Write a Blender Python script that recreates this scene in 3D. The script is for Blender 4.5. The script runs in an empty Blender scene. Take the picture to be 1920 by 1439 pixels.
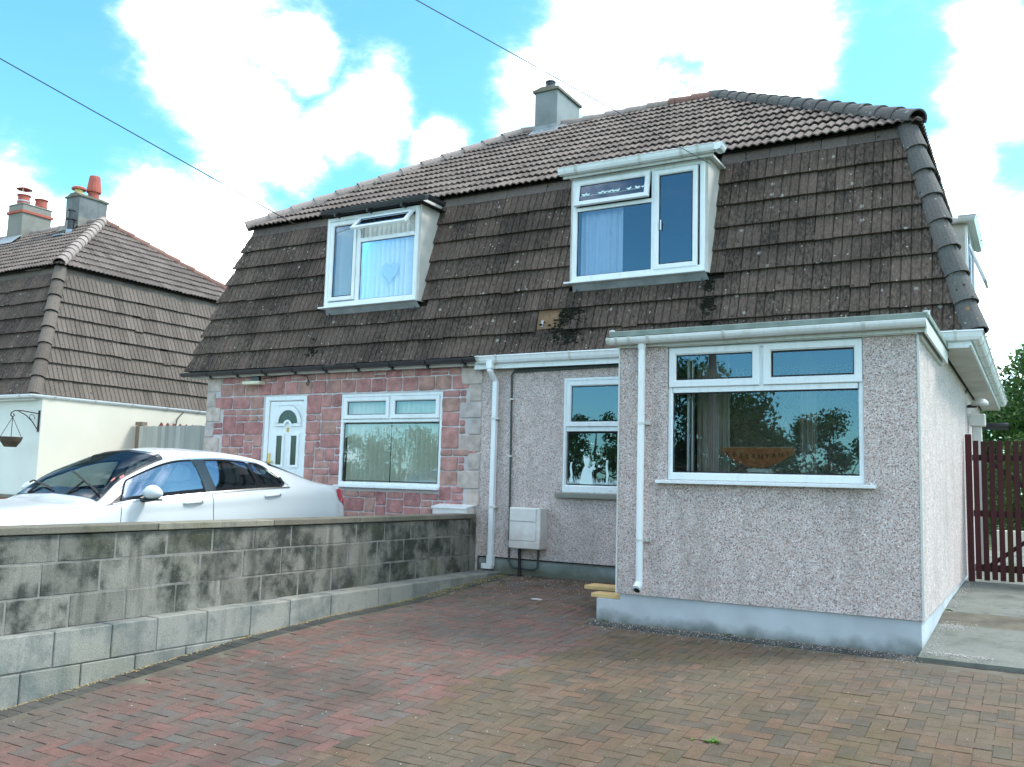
import bpy, bmesh, math, random
import numpy as np
from mathutils import Vector, Matrix
from mathutils.bvhtree import BVHTree
R_ = random.Random(7)
NR = np.random.RandomState(7)
scene = bpy.context.scene
COL = scene.collection
PI = math.pi

# ------------------------------------------------------------------ camera
CAM = Vector((0.8307, -8.1388, 1.2861))
YAW, PITCH, ROLL, FPX = -0.5273, 0.1089, 0.0282, 1695.93
fw = Vector((math.sin(YAW)*math.cos(PITCH), math.cos(YAW)*math.cos(PITCH), math.sin(PITCH)))
rt0 = Vector((math.cos(YAW), -math.sin(YAW), 0)); up0 = rt0.cross(fw)
rt = rt0*math.cos(ROLL)+up0*math.sin(ROLL); up = -rt0*math.sin(ROLL)+up0*math.cos(ROLL)
cd = bpy.data.cameras.new('camera'); cam = bpy.data.objects.new('camera', cd); COL.objects.link(cam)
cam.matrix_world = Matrix(((rt.x, up.x, -fw.x, CAM.x), (rt.y, up.y, -fw.y, CAM.y), (rt.z, up.z, -fw.z, CAM.z), (0, 0, 0, 1)))
cd.sensor_width = 36; cd.lens = FPX*36/1920; cd.clip_end = 2000; cd.clip_start = 0.05
scene.camera = cam
def px2dir(u, v):
    d = fw + rt*((u-960)/FPX) - up*((v-719.5)/FPX)
    return d.normalized()
def screen(p):
    v = Vector(p)-CAM; z = v.dot(fw)
    return (960+FPX*v.dot(rt)/z, 719.5-FPX*v.dot(up)/z, z)

# ------------------------------------------------------------------ world, sun, exposure
SUN_EL, SUN_AZ = math.radians(50), math.radians(50)      # azimuth measured from +y towards +x
sun_dir = Vector((math.sin(SUN_AZ)*math.cos(SUN_EL), math.cos(SUN_AZ)*math.cos(SUN_EL), math.sin(SUN_EL)))
world = bpy.data.worlds.new('World'); scene.world = world; world.use_nodes = True
nt = world.node_tree; nt.nodes.clear()
def wn(t, **k):
    n = nt.nodes.new(t)
    for a, b in k.items(): setattr(n, a, b)
    return n
def wl(a, b): nt.links.new(a, b)
out = wn('ShaderNodeOutputWorld'); bg = wn('ShaderNodeBackground'); wl(bg.outputs[0], out.inputs[0])
sky = wn('ShaderNodeTexSky', sky_type='NISHITA', sun_disc=False, sun_elevation=SUN_EL, sun_rotation=SUN_AZ, altitude=50, air_density=1.0, dust_density=0.6, ozone_density=2.0)
SKY_STRENGTH = 0.12
bg.inputs['Strength'].default_value = SKY_STRENGTH
tint = wn('ShaderNodeMix', data_type='RGBA', blend_type='MULTIPLY'); tint.inputs[0].default_value = 1
wl(sky.outputs[0], tint.inputs[6]); tint.inputs[7].default_value = (0.50, 0.93, 0.92, 1)
tc = wn('ShaderNodeTexCoord')
nz = wn('ShaderNodeTexNoise'); nz.inputs['Scale'].default_value = 5.5; nz.inputs['Detail'].default_value = 9; nz.inputs['Roughness'].default_value = 0.62
mp = wn('ShaderNodeMapping'); mp.inputs['Scale'].default_value = (1, 1, 1.7); wl(tc.outputs['Generated'], mp.inputs[0]); wl(mp.outputs[0], nz.inputs['Vector'])
# cloud masses at fixed directions of the sky (direction, angular size)
blobs = [((400, 70), 150), ((470, 190), 130), ((330, 30), 110), ((560, 120), 90), ((560, 290), 70), ((700, 205), 100), ((620, 240), 80), ((1010, 200), 120), ((1130, 120), 150), ((1270, 80), 190), ((1400, 110), 190), ((1500, 110), 110), ((1240, 220), 160), ((980, 280), 80),
         ((60, 470), 190), ((240, 470), 170), ((400, 460), 130), ((100, 620), 190), ((830, 275), 75), ((1900, 150), 125), ((1860, 60), 70), ((1790, 330), 90), ((1860, 450), 130), ((1850, 640), 210), ((-250, 420), 220), ((1150, -330), 160), ((2250, 250), 220), ((150, -420), 180)]
acc = None
for (px, r) in blobs:
    d = px2dir(*px)
    ds = wn('ShaderNodeVectorMath', operation='DISTANCE'); wl(tc.outputs['Generated'], ds.inputs[0]); ds.inputs[1].default_value = d
    mr = wn('ShaderNodeMapRange', interpolation_type='SMOOTHSTEP'); wl(ds.outputs['Value'], mr.inputs[0])
    ra = r/FPX; mr.inputs[1].default_value = ra*0.2; mr.inputs[2].default_value = ra*1.45; mr.inputs[3].default_value = 1; mr.inputs[4].default_value = 0
    if acc is None: acc = mr.outputs[0]
    else:
        mx = wn('ShaderNodeMath', operation='MAXIMUM'); wl(acc, mx.inputs[0]); wl(mr.outputs[0], mx.inputs[1]); acc = mx.outputs[0]
# scattered cloud all round the rest of the sky
nz2 = wn('ShaderNodeTexNoise'); nz2.inputs['Scale'].default_value = 2.1; nz2.inputs['Detail'].default_value = 2; wl(mp.outputs[0], nz2.inputs['Vector'])
mr2 = wn('ShaderNodeMapRange'); wl(nz2.outputs[0], mr2.inputs[0]); mr2.inputs[1].default_value = 0.40; mr2.inputs[2].default_value = 0.60; mr2.inputs[4].default_value = 1.0
# keep that scatter out of the part of the sky the blobs describe
fr = wn('ShaderNodeVectorMath', operation='DOT_PRODUCT'); wl(tc.outputs['Generated'], fr.inputs[0]); fr.inputs[1].default_value = fw
fm = wn('ShaderNodeMapRange'); wl(fr.outputs['Value'], fm.inputs[0]); fm.inputs[1].default_value = 0.78; fm.inputs[2].default_value = 0.6; fm.inputs[3].default_value = 0; fm.inputs[4].default_value = 1
m3 = wn('ShaderNodeMath', operation='MULTIPLY'); wl(mr2.outputs[0], m3.inputs[0]); wl(fm.outputs[0], m3.inputs[1])
for (dv, ra, rb) in (((-.28, -.90, .33), .16, .42), ((-.10, -.97, .16), .12, .36), ((-.50, -.82, .20), .08, .26)):
    d = Vector(dv).normalized(); ds = wn('ShaderNodeVectorMath', operation='DISTANCE'); wl(tc.outputs['Generated'], ds.inputs[0]); ds.inputs[1].default_value = d
    mr = wn('ShaderNodeMapRange', interpolation_type='SMOOTHSTEP'); wl(ds.outputs['Value'], mr.inputs[0]); mr.inputs[1].default_value = ra; mr.inputs[2].default_value = rb
    m4 = wn('ShaderNodeMath', operation='MULTIPLY'); wl(m3.outputs[0], m4.inputs[0]); wl(mr.outputs[0], m4.inputs[1]); m3 = m4
mx = wn('ShaderNodeMath', operation='MAXIMUM'); wl(acc, mx.inputs[0]); wl(m3.outputs[0], mx.inputs[1]); acc = mx.outputs[0]
na = wn('ShaderNodeMath', operation='MULTIPLY_ADD'); wl(nz.outputs[0], na.inputs[0]); na.inputs[1].default_value = 3.0; na.inputs[2].default_value = -1.5
ad = wn('ShaderNodeMath', operation='ADD'); wl(acc, ad.inputs[0]); wl(na.outputs[0], ad.inputs[1])
cm = wn('ShaderNodeMapRange', interpolation_type='SMOOTHSTEP'); wl(ad.outputs[0], cm.inputs[0]); cm.inputs[1].default_value = 0.08; cm.inputs[2].default_value = 1.30; cmp_ = wn('ShaderNodeMath', operation='POWER'); wl(cm.outputs[0], cmp_.inputs[0]); cmp_.inputs[1].default_value = 2.5
# cloud shading
nz3 = wn('ShaderNodeTexNoise'); nz3.inputs['Scale'].default_value = 7; nz3.inputs['Detail'].default_value = 6; wl(mp.outputs[0], nz3.inputs['Vector'])
cr = wn('ShaderNodeMapRange'); wl(nz3.outputs[0], cr.inputs[0]); cr.inputs[1].default_value = 0.3; cr.inputs[2].default_value = 0.7; cr.inputs[3].default_value = 12.0; cr.inputs[4].default_value = 17.0
cc = wn('ShaderNodeMix', data_type='RGBA', blend_type='MULTIPLY'); cc.inputs[0].default_value = 1; cc.inputs[6].default_value = (1.04, 1.0, 0.965, 1)
wl(cr.outputs[0], cc.inputs[7])
mixc = wn('ShaderNodeMix', data_type='RGBA'); wl(cmp_.outputs[0], mixc.inputs[0]); wl(tint.outputs[2], mixc.inputs[6]); wl(cc.outputs[2], mixc.inputs[7])
wl(mixc.outputs[2], bg.inputs['Color'])
sd = bpy.data.lights.new('sun', 'SUN'); sd.energy = 1.3; sd.angle = math.radians(14); sd.color = (1, 0.93, 0.84)
so = bpy.data.objects.new('sun', sd); COL.objects.link(so); so.rotation_euler = (-sun_dir).to_track_quat('-Z', 'Y').to_euler(); so.location = (10, 10, 30)
scene.view_settings.view_transform = 'Standard'; scene.view_settings.look = 'None'; scene.view_settings.gamma = 1; scene.view_settings.use_curve_mapping = False
scene.view_settings.exposure = 1.70

# ------------------------------------------------------------------ materials
class NT:
    def __init__(s, name):
        s.m = bpy.data.materials.new(name); s.m.use_nodes = True; s.t = s.m.node_tree; s.b = s.t.nodes['Principled BSDF']; s.o = s.t.nodes['Material Output']
    def n(s, t, ins=None, **k):
        n = s.t.nodes.new(t)
        for a, b in k.items(): setattr(n, a, b)
        for a, b in (ins or {}).items():
            if hasattr(b, 'is_output') or isinstance(b, bpy.types.NodeSocket): s.t.links.new(b, n.inputs[a])
            else: n.inputs[a].default_value = b
        return n
    def pos(s): return s.n('ShaderNodeNewGeometry').outputs['Position']
    def noise(s, sc, det=4, rough=.55, vec=None, stretch=None):
        v = vec or s.pos()
        if stretch: v = s.n('ShaderNodeMapping', {0: v, 'Scale': stretch}).outputs[0]
        return s.n('ShaderNodeTexNoise', {'Vector': v, 'Scale': sc, 'Detail': det, 'Roughness': rough}).outputs[0]
    def rng(s, x, a, b, c=0., d=1.): return s.n('ShaderNodeMapRange', {0: x, 1: a, 2: b, 3: c, 4: d}).outputs[0]
    def ramp(s, x, stops, interp='LINEAR'):
        r = s.n('ShaderNodeValToRGB', {0: x}); cr = r.color_ramp; cr.interpolation = interp
        while len(cr.elements) < len(stops): cr.elements.new(0.5)
        for e, (p, c) in zip(cr.elements, stops): e.position = p; e.color = (*c, 1)
        return r.outputs[0]
    def mix(s, f, a, b, mode='MIX'):
        n = s.n('ShaderNodeMix', data_type='RGBA', blend_type=mode)
        for i, v in ((0, f), (6, a), (7, b)):
            if isinstance(v, bpy.types.NodeSocket): s.t.links.new(v, n.inputs[i])
            elif i == 0: n.inputs[0].default_value = v
            else: n.inputs[i].default_value = (*v, 1) if len(v) == 3 else v
        return n.outputs[2]
    def math(s, op, a, b=0.):
        n = s.n('ShaderNodeMath', operation=op)
        for i, v in ((0, a), (1, b)):
            if isinstance(v, bpy.types.NodeSocket): s.t.links.new(v, n.inputs[i])
            else: n.inputs[i].default_value = v
        return n.outputs[0]
    def rand(s):
        at = s.n('ShaderNodeAttribute', attribute_name='rnd').outputs['Fac']; oi = s.n('ShaderNodeObjectInfo').outputs['Random']
        return s.math('FRACT', s.math('ADD', at, oi))
    def out(s, col=None, rough=.8, bump=None, bs=.3, bd=.01, spec=.3, metal=0.):
        if col is not None:
            if isinstance(col, bpy.types.NodeSocket): s.t.links.new(col, s.b.inputs['Base Color'])
            else: s.b.inputs['Base Color'].default_value = (*col, 1)
        if isinstance(rough, bpy.types.NodeSocket): s.t.links.new(rough, s.b.inputs['Roughness'])
        else: s.b.inputs['Roughness'].default_value = rough
        s.b.inputs['Specular IOR Level'].default_value = spec; s.b.inputs['Metallic'].default_value = metal
        if bump is not None:
            bn = s.n('ShaderNodeBump', {'Height': bump, 'Strength': bs, 'Distance': bd}); s.t.links.new(bn.outputs[0], s.b.inputs['Normal'])
        return s.m
def simple(name, col, rough=.6, var=.12, sc=9, bump=.1, spec=.3, metal=0.):
    t = NT(name); n = t.noise(sc, 5)
    f = t.rng(n, .3, .7, 1-var, 1+var)
    c = t.mix(1, col, f, 'MULTIPLY')
    return t.out(c, rough, t.noise(sc*14, 3), bump, .004, spec, metal)
M = {}
def tile_mat(name, cols, lich=.5, orange=.0, streak=.5, dark=.5):
    t = NT(name); r = t.rand(); p = t.pos()
    base = t.ramp(r, [(0, cols[0]), (.5, cols[1]), (1, cols[2])])
    st = t.noise(1, 4, .6, stretch=(46, 46, 5)); base = t.mix(t.math('MULTIPLY', t.rng(st, .38, .72), streak), base, tuple(min(1, c*2.1) for c in cols[2]))
    big = t.noise(1.1, 5); base = t.mix(t.rng(big, .42, .7, 0, dark), base, tuple(c*.42 for c in cols[0]))
    fine = t.noise(70, 3, .7); base = t.mix(1, base, t.rng(fine, .3, .7, .72, 1.28), 'MULTIPLY')
    # round lichen spots
    def spots(sc, thr, col, b, seed):
        nonlocal base
        v = t.n('ShaderNodeTexVoronoi', {'Vector': t.n('ShaderNodeMapping', {0: p, 'Location': (seed, seed*1.7, 0)}).outputs[0], 'Scale': sc})
        on = t.math('GREATER_THAN', t.n('ShaderNodeSeparateColor', {0: v.outputs['Color']}).outputs[0], thr)
        ed = t.rng(t.math('ADD', v.outputs['Distance'], t.math('MULTIPLY', t.noise(60, 2), .25)), .30, .36, 1, 0)
        base = t.mix(t.math('MULTIPLY', t.math('MULTIPLY', on, ed), b), base, col)
    spots(9, .90, (.30, .30, .27), lich, 1.3); spots(14, .86, (.012, .013, .012), .8, 4.1); spots(22, .93, (.4, .4, .36), lich, 7.7)
    if orange: spots(11, .93, (.36, .17, .04), orange, 2.9)
    return t.out(base, .88, fine, .5, .004, .2)
M['tile_dark'] = tile_mat('weathered_mansard_tile', [(0.024, 0.021, 0.018), (0.051, 0.041, 0.034), (0.090, 0.068, 0.057)], .75, .0, .75, .55)
M['tile_top'] = tile_mat('upper_roof_tile', [(0.095, 0.078, 0.071), (0.130, 0.108, 0.098), (0.165, 0.138, 0.125)], .15, .05, .25, .25)
M['tile_brown'] = tile_mat('brown_side_tile', [(0.098, 0.082, 0.070), (0.124, 0.104, 0.090), (0.150, 0.126, 0.110)], .15, .0, .2, .2)
M['tile_hip'] = tile_mat('lichened_hip_tile', [(0.085, 0.090, 0.090), (0.111, 0.113, 0.109), (0.102, 0.095, 0.095)], .7, .6, .2, .35)
M['tile_band'] = tile_mat('flat_course_tile', [(.10, .082, .075), (.12, .098, .09), (.15, .12, .11)], .2, .2, .15, .25)
M['tile_pale'] = tile_mat('pale_ridge_tile', [(.23, .19, .175), (.27, .225, .21), (.31, .26, .24)], .2, .05, .1, .1)
M['tile_red'] = tile_mat('rusty_ridge_tile', [(.18, .10, .085), (.20, .11, .09), (.24, .14, .11)], .2, .2, .1, .2)
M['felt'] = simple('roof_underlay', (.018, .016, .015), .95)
def mat_pebble():
    t = NT('pebbledash'); p = t.pos()
    v = t.n('ShaderNodeTexVoronoi', {'Vector': p, 'Scale': 122.0, 'Randomness': 1.0}); s = t.n('ShaderNodeSeparateColor', {0: v.outputs['Color']})
    c = t.ramp(s.outputs[0], [(0, (0.083, 0.064, 0.064)), (.07, (0.222, 0.148, 0.138)), (.15, (0.483, 0.355, 0.339)), (.38, (0.576, 0.533, 0.541)), (.62, (0.650, 0.642, 0.678)), (.90, (0.799, 0.830, 0.880))], 'CONSTANT')
    v2 = t.n('ShaderNodeTexVoronoi', {'Vector': p, 'Scale': 122.0, 'Randomness': 1.0}, feature='DISTANCE_TO_EDGE')
    c = t.mix(t.rng(v2.outputs[0], 0, .12, .6, 0), c, (0.430, 0.423, 0.466))
    c = t.mix(1, c, (1.30, 1.20, 1.12), 'MULTIPLY'); c = t.mix(.16, c, (.62, .58, .56)); c = t.mix(t.rng(t.noise(1.4, 6, .65), .42, .72, 0, .26), c, (.36, .33, .30)); c = t.mix(1, c, t.rng(t.noise(9, 3), .3, .7, .90, 1.10), 'MULTIPLY'); c = t.mix(t.rng(t.noise(1, 5, .6, stretch=(5, 5, .55)), .52, .72, 0, .30), c, (.27, .26, .23))
    return t.out(c, .75, t.math('MULTIPLY', t.rng(v2.outputs[0], 0, .25), t.rng(s.outputs[1], 0, 1, .4, 1)), .9, .008, .3)
M['pebble'] = mat_pebble()
def mat_stone(name, cols, mott=.25):
    t = NT(name); r = t.rand(); b = t.ramp(r, [(0, cols[0]), (.35, cols[1]), (.7, cols[2]), (1, cols[3])])
    n = t.noise(26, 5, .7); b = t.mix(t.rng(n, .5, .75, 0, .35), b, (.55, .42, .38)); b = t.mix(1, b, t.rng(t.noise(7, 3), .3, .7, 1-mott, 1+mott), 'MULTIPLY')
    return t.out(b, .85, t.noise(55, 4, .7), .5, .006, .25)
M['stone'] = mat_stone('pink_cladding_stone', [(0.302, 0.140, 0.138), (0.370, 0.183, 0.174), (0.347, 0.213, 0.180), (0.414, 0.201, 0.192)], .3)
M['quoin'] = mat_stone('grey_quoin_stone', [(0.374, 0.320, 0.288), (0.421, 0.374, 0.344), (0.452, 0.390, 0.344), (0.390, 0.367, 0.360)])
M['mortar'] = simple('mortar', (0.480, 0.462, 0.477), .9, .15, 6, .4)
M['upvc'] = simple('white_plastic', (.70, .76, .79), .28, .03, 3, .02, .5)
M['upvc_d'] = simple('weathered_white_plastic', (.54, .56, .54), .4, .10, 5, .03, .5)
M['black'] = simple('black_plastic', (.018, .02, .024), .35, .2, 4, .05, .5)
def mat_plastic(name, col, dirt, amt):
    t = NT(name); st = t.noise(1, 5, .65, stretch=(16, 16, 2.2)); c = t.mix(t.rng(st, .50, .74, 0, amt), col, dirt); c = t.mix(t.rng(t.noise(2.5, 5, .6), .5, .75, 0, amt*.7), c, dirt)
    return t.out(c, .32, None, spec=.5)
M['upvc'] = mat_plastic('white_plastic', (.71, .77, .80), (.48, .50, .47), .40)
M['upvc_d'] = mat_plastic('weathered_white_plastic', (.56, .58, .56), (.33, .34, .29), .6)
M['rubber'] = simple('rubber_seal', (.02, .02, .02), .6)
def mat_glass(name, lo=.16, tintc=(.8, .92, .93), rough=0.0, k=1.0, gc=(.62, .68, 1)):
    t = NT(name); t.t.nodes.remove(t.b)
    lw = t.n('ShaderNodeFresnel', {'IOR': 1.5}).outputs[0]
    f = t.math('MINIMUM', t.math('ADD', t.math('MULTIPLY', lw, k), lo), 1.0)
    tr = t.n('ShaderNodeBsdfTransparent', {'Color': (*tintc, 1)}); gl = t.n('ShaderNodeBsdfGlossy', {'Color': (*gc, 1), 'Roughness': rough})
    wob = t.n('ShaderNodeBump', {'Height': t.noise(1.6, 1), 'Strength': .12, 'Distance': .006}); t.t.links.new(wob.outputs[0], gl.inputs['Normal'])
    mx = t.n('ShaderNodeMixShader', {0: f, 1: tr.outputs[0], 2: gl.outputs[0]})
    t.t.links.new(mx.outputs[0], t.o.inputs[0]); return t.m
M['glass'] = mat_glass('window_glass', .13, (.93, .97, .96), k=.85, gc=(.66, .80, 1))
M['carglass'] = mat_glass('car_glass', .01, (.46, .56, .56), k=.26, gc=(.6, .75, 1))
M['decal'] = simple('frosted_film', (.60, .78, .80), .6, .03)
M['heart'] = simple('grey_frosted_film', (.46, .52, .60), .6, .05)
M['blind'] = simple('cream_blind_fabric', (.85, .84, .70), .8, .03)
M['blindw'] = simple('pale_blind_fabric', (.86, .88, .84), .8, .03)
M['curtain'] = simple('white_curtain', (.62, .68, .82), .85, .04)
M['curtain_g'] = simple('grey_curtain', (.34, .30, .27), .85, .06)
M['room'] = simple('room_plaster', (.4, .4, .4), .9, .05)
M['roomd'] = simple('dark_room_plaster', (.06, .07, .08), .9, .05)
M['oldrender'] = simple('stained_render', (.50, .50, .47), .85, .18, 3, .2)
M['lead'] = simple('lead_flashing', (.24, .27, .29), .55, .22, 6, .3, .5)
def mat_dirty(name, col, dirt, z0, z1, amt=.9, rough=.8, sc=3.0):
    # dirt splash with a ragged upper outline near the ground
    t = NT(name); p = t.pos(); z = t.n('ShaderNodeSeparateXYZ', {0: p}).outputs[2]
    h = t.math('ADD', z, t.math('MULTIPLY', t.math('SUBTRACT', t.noise(sc, 6, .6), .5), (z1-z0)*2.6))
    b = t.mix(1, col, t.rng(t.noise(2.2, 5), .3, .7, .86, 1.12), 'MULTIPLY')
    b = t.mix(t.rng(h, z0, z1, amt, 0), b, dirt)
    return t.out(b, rough, t.noise(45, 4), .25, .004, .25)
M['plinth'] = mat_dirty('blue_grey_plinth_paint', (0.416, 0.460, 0.494), (0.094, 0.110, 0.095), -.02, .10, .85)
M['plinth2'] = mat_dirty('grey_plinth_render', (.27, .32, .31), (.10, .10, .07), .18, .30, .8)
def mat_concrete(name, a, b, dark, thr=.45, green=None, sc=2.3, rr=(.72, 1.18)):
    t = NT(name); n = t.noise(sc, 8, .66); n2 = t.noise(sc*4, 6, .7); r = t.rand()
    c = t.mix(n2, a, b); c = t.mix(1, c, t.rng(r, 0, 1, *rr), 'MULTIPLY')
    c = t.mix(t.rng(n, thr, thr+.16, 0, .85), c, dark)
    st = t.noise(1, 5, .6, stretch=(7, 7, .9)); c = t.mix(t.rng(st, .52, .68, 0, .55), c, dark)
    if green: c = t.mix(t.rng(t.noise(1.3, 4), .5, .7, 0, .5), c, green)
    f = t.noise(90, 4, .7); c = t.mix(1, c, t.rng(f, .3, .7, .8, 1.2), 'MULTIPLY')
    v = t.n('ShaderNodeTexVoronoi', {'Vector': t.pos(), 'Scale': 30.0}); c = t.mix(t.rng(v.outputs[0], .06, .1, .45, 0), c, (.5, .5, .47))
    return t.out(c, .9, f, .7, .006, .15)
M['block'] = mat_concrete('old_concrete_block', (.15, .155, .14), (.27, .255, .225), (.020, .026, .024), .43, (.10, .105, .06), 3.4, rr=(.78, 1.15))
M['blockmortar'] = mat_concrete('old_block_mortar', (.26, .25, .23), (.32, .31, .29), (.07, .07, .065), .50)
M['coping'] = mat_concrete('concrete_coping', (0.175, 0.168, 0.136), (0.231, 0.217, 0.177), (0.070, 0.073, 0.061), .56, (0.119, 0.119, 0.068))
M['kerb'] = mat_concrete('pale_kerb_block', (.22, .225, .205), (.29, .285, .26), (.12, .14, .135), .46, (.2, .2, .15), 3.0, rr=(.85, 1.1))
M['path'] = mat_concrete('concrete_path', (.15, .17, .15), (.25, .25, .23), (.075, .09, .08), .50, (.13, .14, .11), 1.6, rr=(.85, 1.1))
M['drive'] = mat_concrete('neighbour_drive_concrete', (.30, .29, .27), (.36, .35, .33), (.2, .2, .19), .55)
def mat_paver(name, stops, moss, mossamt):
    t = NT(name); r = t.rand(); c = t.ramp(r, stops)
    c = t.mix(1, c, t.rng(t.noise(5, 5), .3, .7, .82, 1.2), 'MULTIPLY')
    c = t.mix(t.rng(t.noise(2.2, 6, .65), .45, .68, 0, mossamt), c, moss)
    c = t.mix(t.rng(t.noise(.55, 3), .45, .7, 0, .45), c, (.13, .115, .10))
    f = t.noise(160, 3, .75); c = t.mix(1, c, t.rng(f, .3, .7, .62, 1.38), 'MULTIPLY')
    c = t.mix(t.rng(t.noise(14, 6, .75), .48, .70, 0, .5), c, tuple(q*.62 for q in moss)); c = t.mix(t.rng(t.noise(.8, 5, .6), .55, .72, 0, .45), c, (.035, .034, .030))
    v = t.n('ShaderNodeTexVoronoi', {'Vector': t.pos(), 'Scale': 38.0}); on = t.math('GREATER_THAN', t.n('ShaderNodeSeparateColor', {0: v.outputs['Color']}).outputs[0], .93)
    c = t.mix(t.math('MULTIPLY', on, t.rng(v.outputs['Distance'], .12, .2, .7, 0)), c, (.20, .19, .17))
    return t.out(c, .85, f, .6, .003, .2)
M['pav_red'] = mat_paver('red_block_paver', [(0, (0.157, 0.083, 0.072)), (.3, (0.138, 0.083, 0.073)), (.5, (0.123, 0.086, 0.074)), (.7, (0.111, 0.090, 0.078)), (.87, (0.101, 0.090, 0.082)), (1, (0.111, 0.104, 0.096))], (0.099, 0.078, 0.059), .5)
M['pav_tan'] = mat_paver('mossy_brown_paver', [(0, (0.129, 0.080, 0.056)), (.3, (0.110, 0.078, 0.053)), (.55, (0.120, 0.085, 0.063)), (.8, (0.087, 0.070, 0.054)), (1, (0.075, 0.066, 0.054))], (0.082, 0.070, 0.034), .7)
M['pav_dark'] = mat_paver('charcoal_border_paver', [(0, (0.038, 0.041, 0.039)), (1, (0.064, 0.068, 0.064))], (0.053, 0.068, 0.060), .3)
M['joint'] = simple('paving_joint_sand', (0.110, 0.099, 0.077), .95, .35, 5, .6)
M['soil'] = simple('soil', (.09, .075, .055), .95, .3)
M['grass'] = simple('grass_ground', (.075, .11, .035), .95, .3, 1)
M['asphalt'] = simple('asphalt', (.055, .055, .057), .9, .2)
M['cream'] = simple('cream_render', (.62, .60, .52), .85, .05, 1.2, .15)
M['creamw'] = simple('white_render', (.62, .66, .62), .85, .05, 1.2, .15)
M['wood_y'] = simple('new_timber', (.50, .36, .17), .7, .15, 4, .2)
M['wood_o'] = simple('raw_timber_patch', (.17, .11, .065), .8, .2, 12, .2)
def mat_wood(name, a, b, rough=.8):
    t = NT(name); g = t.noise(1, 5, .65, stretch=(30, 30, 1.6)); c = t.mix(t.rng(g, .3, .7), a, b)
    c = t.mix(1, c, t.rng(t.rand(), 0, 1, .78, 1.2), 'MULTIPLY')
    return t.out(c, rough, g, .4, .004, .25)
M['fence'] = mat_wood('grey_fence_board', (.30, .32, .30), (.44, .44, .40))
M['gate'] = mat_wood('maroon_gate_paint', (.034, .006, .010), (.060, .012, .014), .5)
M['gate_g'] = mat_wood('mossy_maroon_paint', (.026, .018, .008), (.048, .018, .010), .7)
M['cladred'] = mat_wood('maroon_fence_paint', (.16, .04, .035), (.22, .06, .05))
def mat_sign():
    t = NT('rusty_sign_face'); n = t.noise(14, 6, .7); c = t.ramp(n, [(.3, (.24, .075, .03)), (.5, (.36, .12, .045)), (.7, (.29, .085, .035))])
    return t.out(c, .6, n, .3, .003)
M['sign'] = mat_sign()
M['signedge'] = simple('pale_sign_edge', (.38, .27, .2), .8)
M['ink'] = simple('dark_lettering', (.016, .010, .008), .7)
M['brass'] = simple('brass', (.62, .42, .12), .35, .1, 9, .05, .5, .8)
M['carpaint'] = simple('white_car_paint', (.52, .56, .58), .22, .01, 2, 0, .5)
M['carpaint'].node_tree.nodes['Principled BSDF'].inputs['Coat Weight'].default_value = .35
M['chrome'] = simple('chrome_trim', (.75, .78, .8), .18, .02, 2, 0, .5, 1.)
M['gloss_black'] = simple('gloss_black_trim', (.012, .013, .016), .12, .05, 2, 0, .6)
M['seat'] = simple('car_seat_fabric', (.12, .125, .13), .8)
M['seat_l'] = simple('beige_car_lining', (.22, .22, .20), .8)
M['tail'] = simple('red_lamp_lens', (.45, .012, .02), .12, .1, 9, 0, .6)
M['tyre'] = simple('tyre_rubber', (.025, .025, .026), .8)
M['alloy'] = simple('alloy_rim', (.5, .5, .52), .3, .05, 5, .02, .5, .8)
M['stack'] = mat_dirty('grey_chimney_render', (0.216, 0.244, 0.252), (0.094, 0.104, 0.096), 7.4, 7.9, .35)
M['stack_p'] = simple('pale_chimney_render', (0.210, 0.210, 0.190), .9, .15, 2.5, .2)
M['stack_d'] = mat_concrete('patched_chimney_render', (0.186, 0.211, 0.217), (0.248, 0.260, 0.260), (0.099, 0.112, 0.118), .50, None, 1.6)
M['terracotta'] = simple('terracotta_pot', (.36, .10, .075), .8, .12, 6, .2)
M['yellowpot'] = simple('buff_pot', (.60, .48, .22), .8)
M['metal_g'] = simple('galvanised_metal', (.42, .44, .45), .45, .15, 8, .1, .5, .6)
M['blueslate'] = simple('blue_flashing', (.30, .40, .50), .6)
M['meter'] = mat_dirty('dirty_white_meter_plastic', (.62, .62, .60), (.42, .33, .29), .5, .8, .4, .5, 9)
M['sill'] = mat_dirty('concrete_sill', (.22, .23, .20), (.12, .13, .11), 1.1, 1.16, .4)
M['feltroof'] = simple('green_grey_roof_felt', (.17, .22, .20), .8, .2, 7, .3)
M['soffit'] = mat_dirty('stained_soffit_board', (.50, .50, .47), (.3, .28, .24), 2.6, 2.8, .25)
M['bracket'] = simple('dark_iron', (.03, .022, .022), .6)
M['basket'] = simple('coir_basket', (.07, .055, .04), .95, .3)
def mat_leaf(name, a, b, c):
    t = NT(name); r = t.n('ShaderNodeNewGeometry').outputs['Random Per Island']; col = t.ramp(r, [(0, a), (.5, b), (1, c)])
    m = t.out(col, .55, None, spec=.35); t.b.inputs['Transmission Weight'].default_value = 0
    tr = t.n('ShaderNodeBsdfTranslucent'); t.t.links.new(col, tr.inputs[0]); mx = t.n('ShaderNodeMixShader', {0: .3, 1: t.b.outputs[0], 2: tr.outputs[0]}); t.t.links.new(mx.outputs[0], t.o.inputs[0]); return m
M['leaf'] = mat_leaf('tree_leaf', (.03, .075, .018), (.05, .12, .025), (.10, .19, .045))
M['leaf2'] = mat_leaf('hedge_leaf', (.025, .06, .015), (.05, .11, .02), (.09, .16, .04))
M['bark'] = simple('bark', (.10, .08, .06), .95, .3, 6, .6)
M['moss'] = simple('dark_moss', (.012, .014, .009), 1, .4)
M['mossg'] = simple('yellow_green_moss', (.12, .13, .03), 1, .4)
M['weed'] = mat_leaf('weed_leaf', (.06, .13, .02), (.09, .19, .03), (.14, .24, .05))
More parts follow.
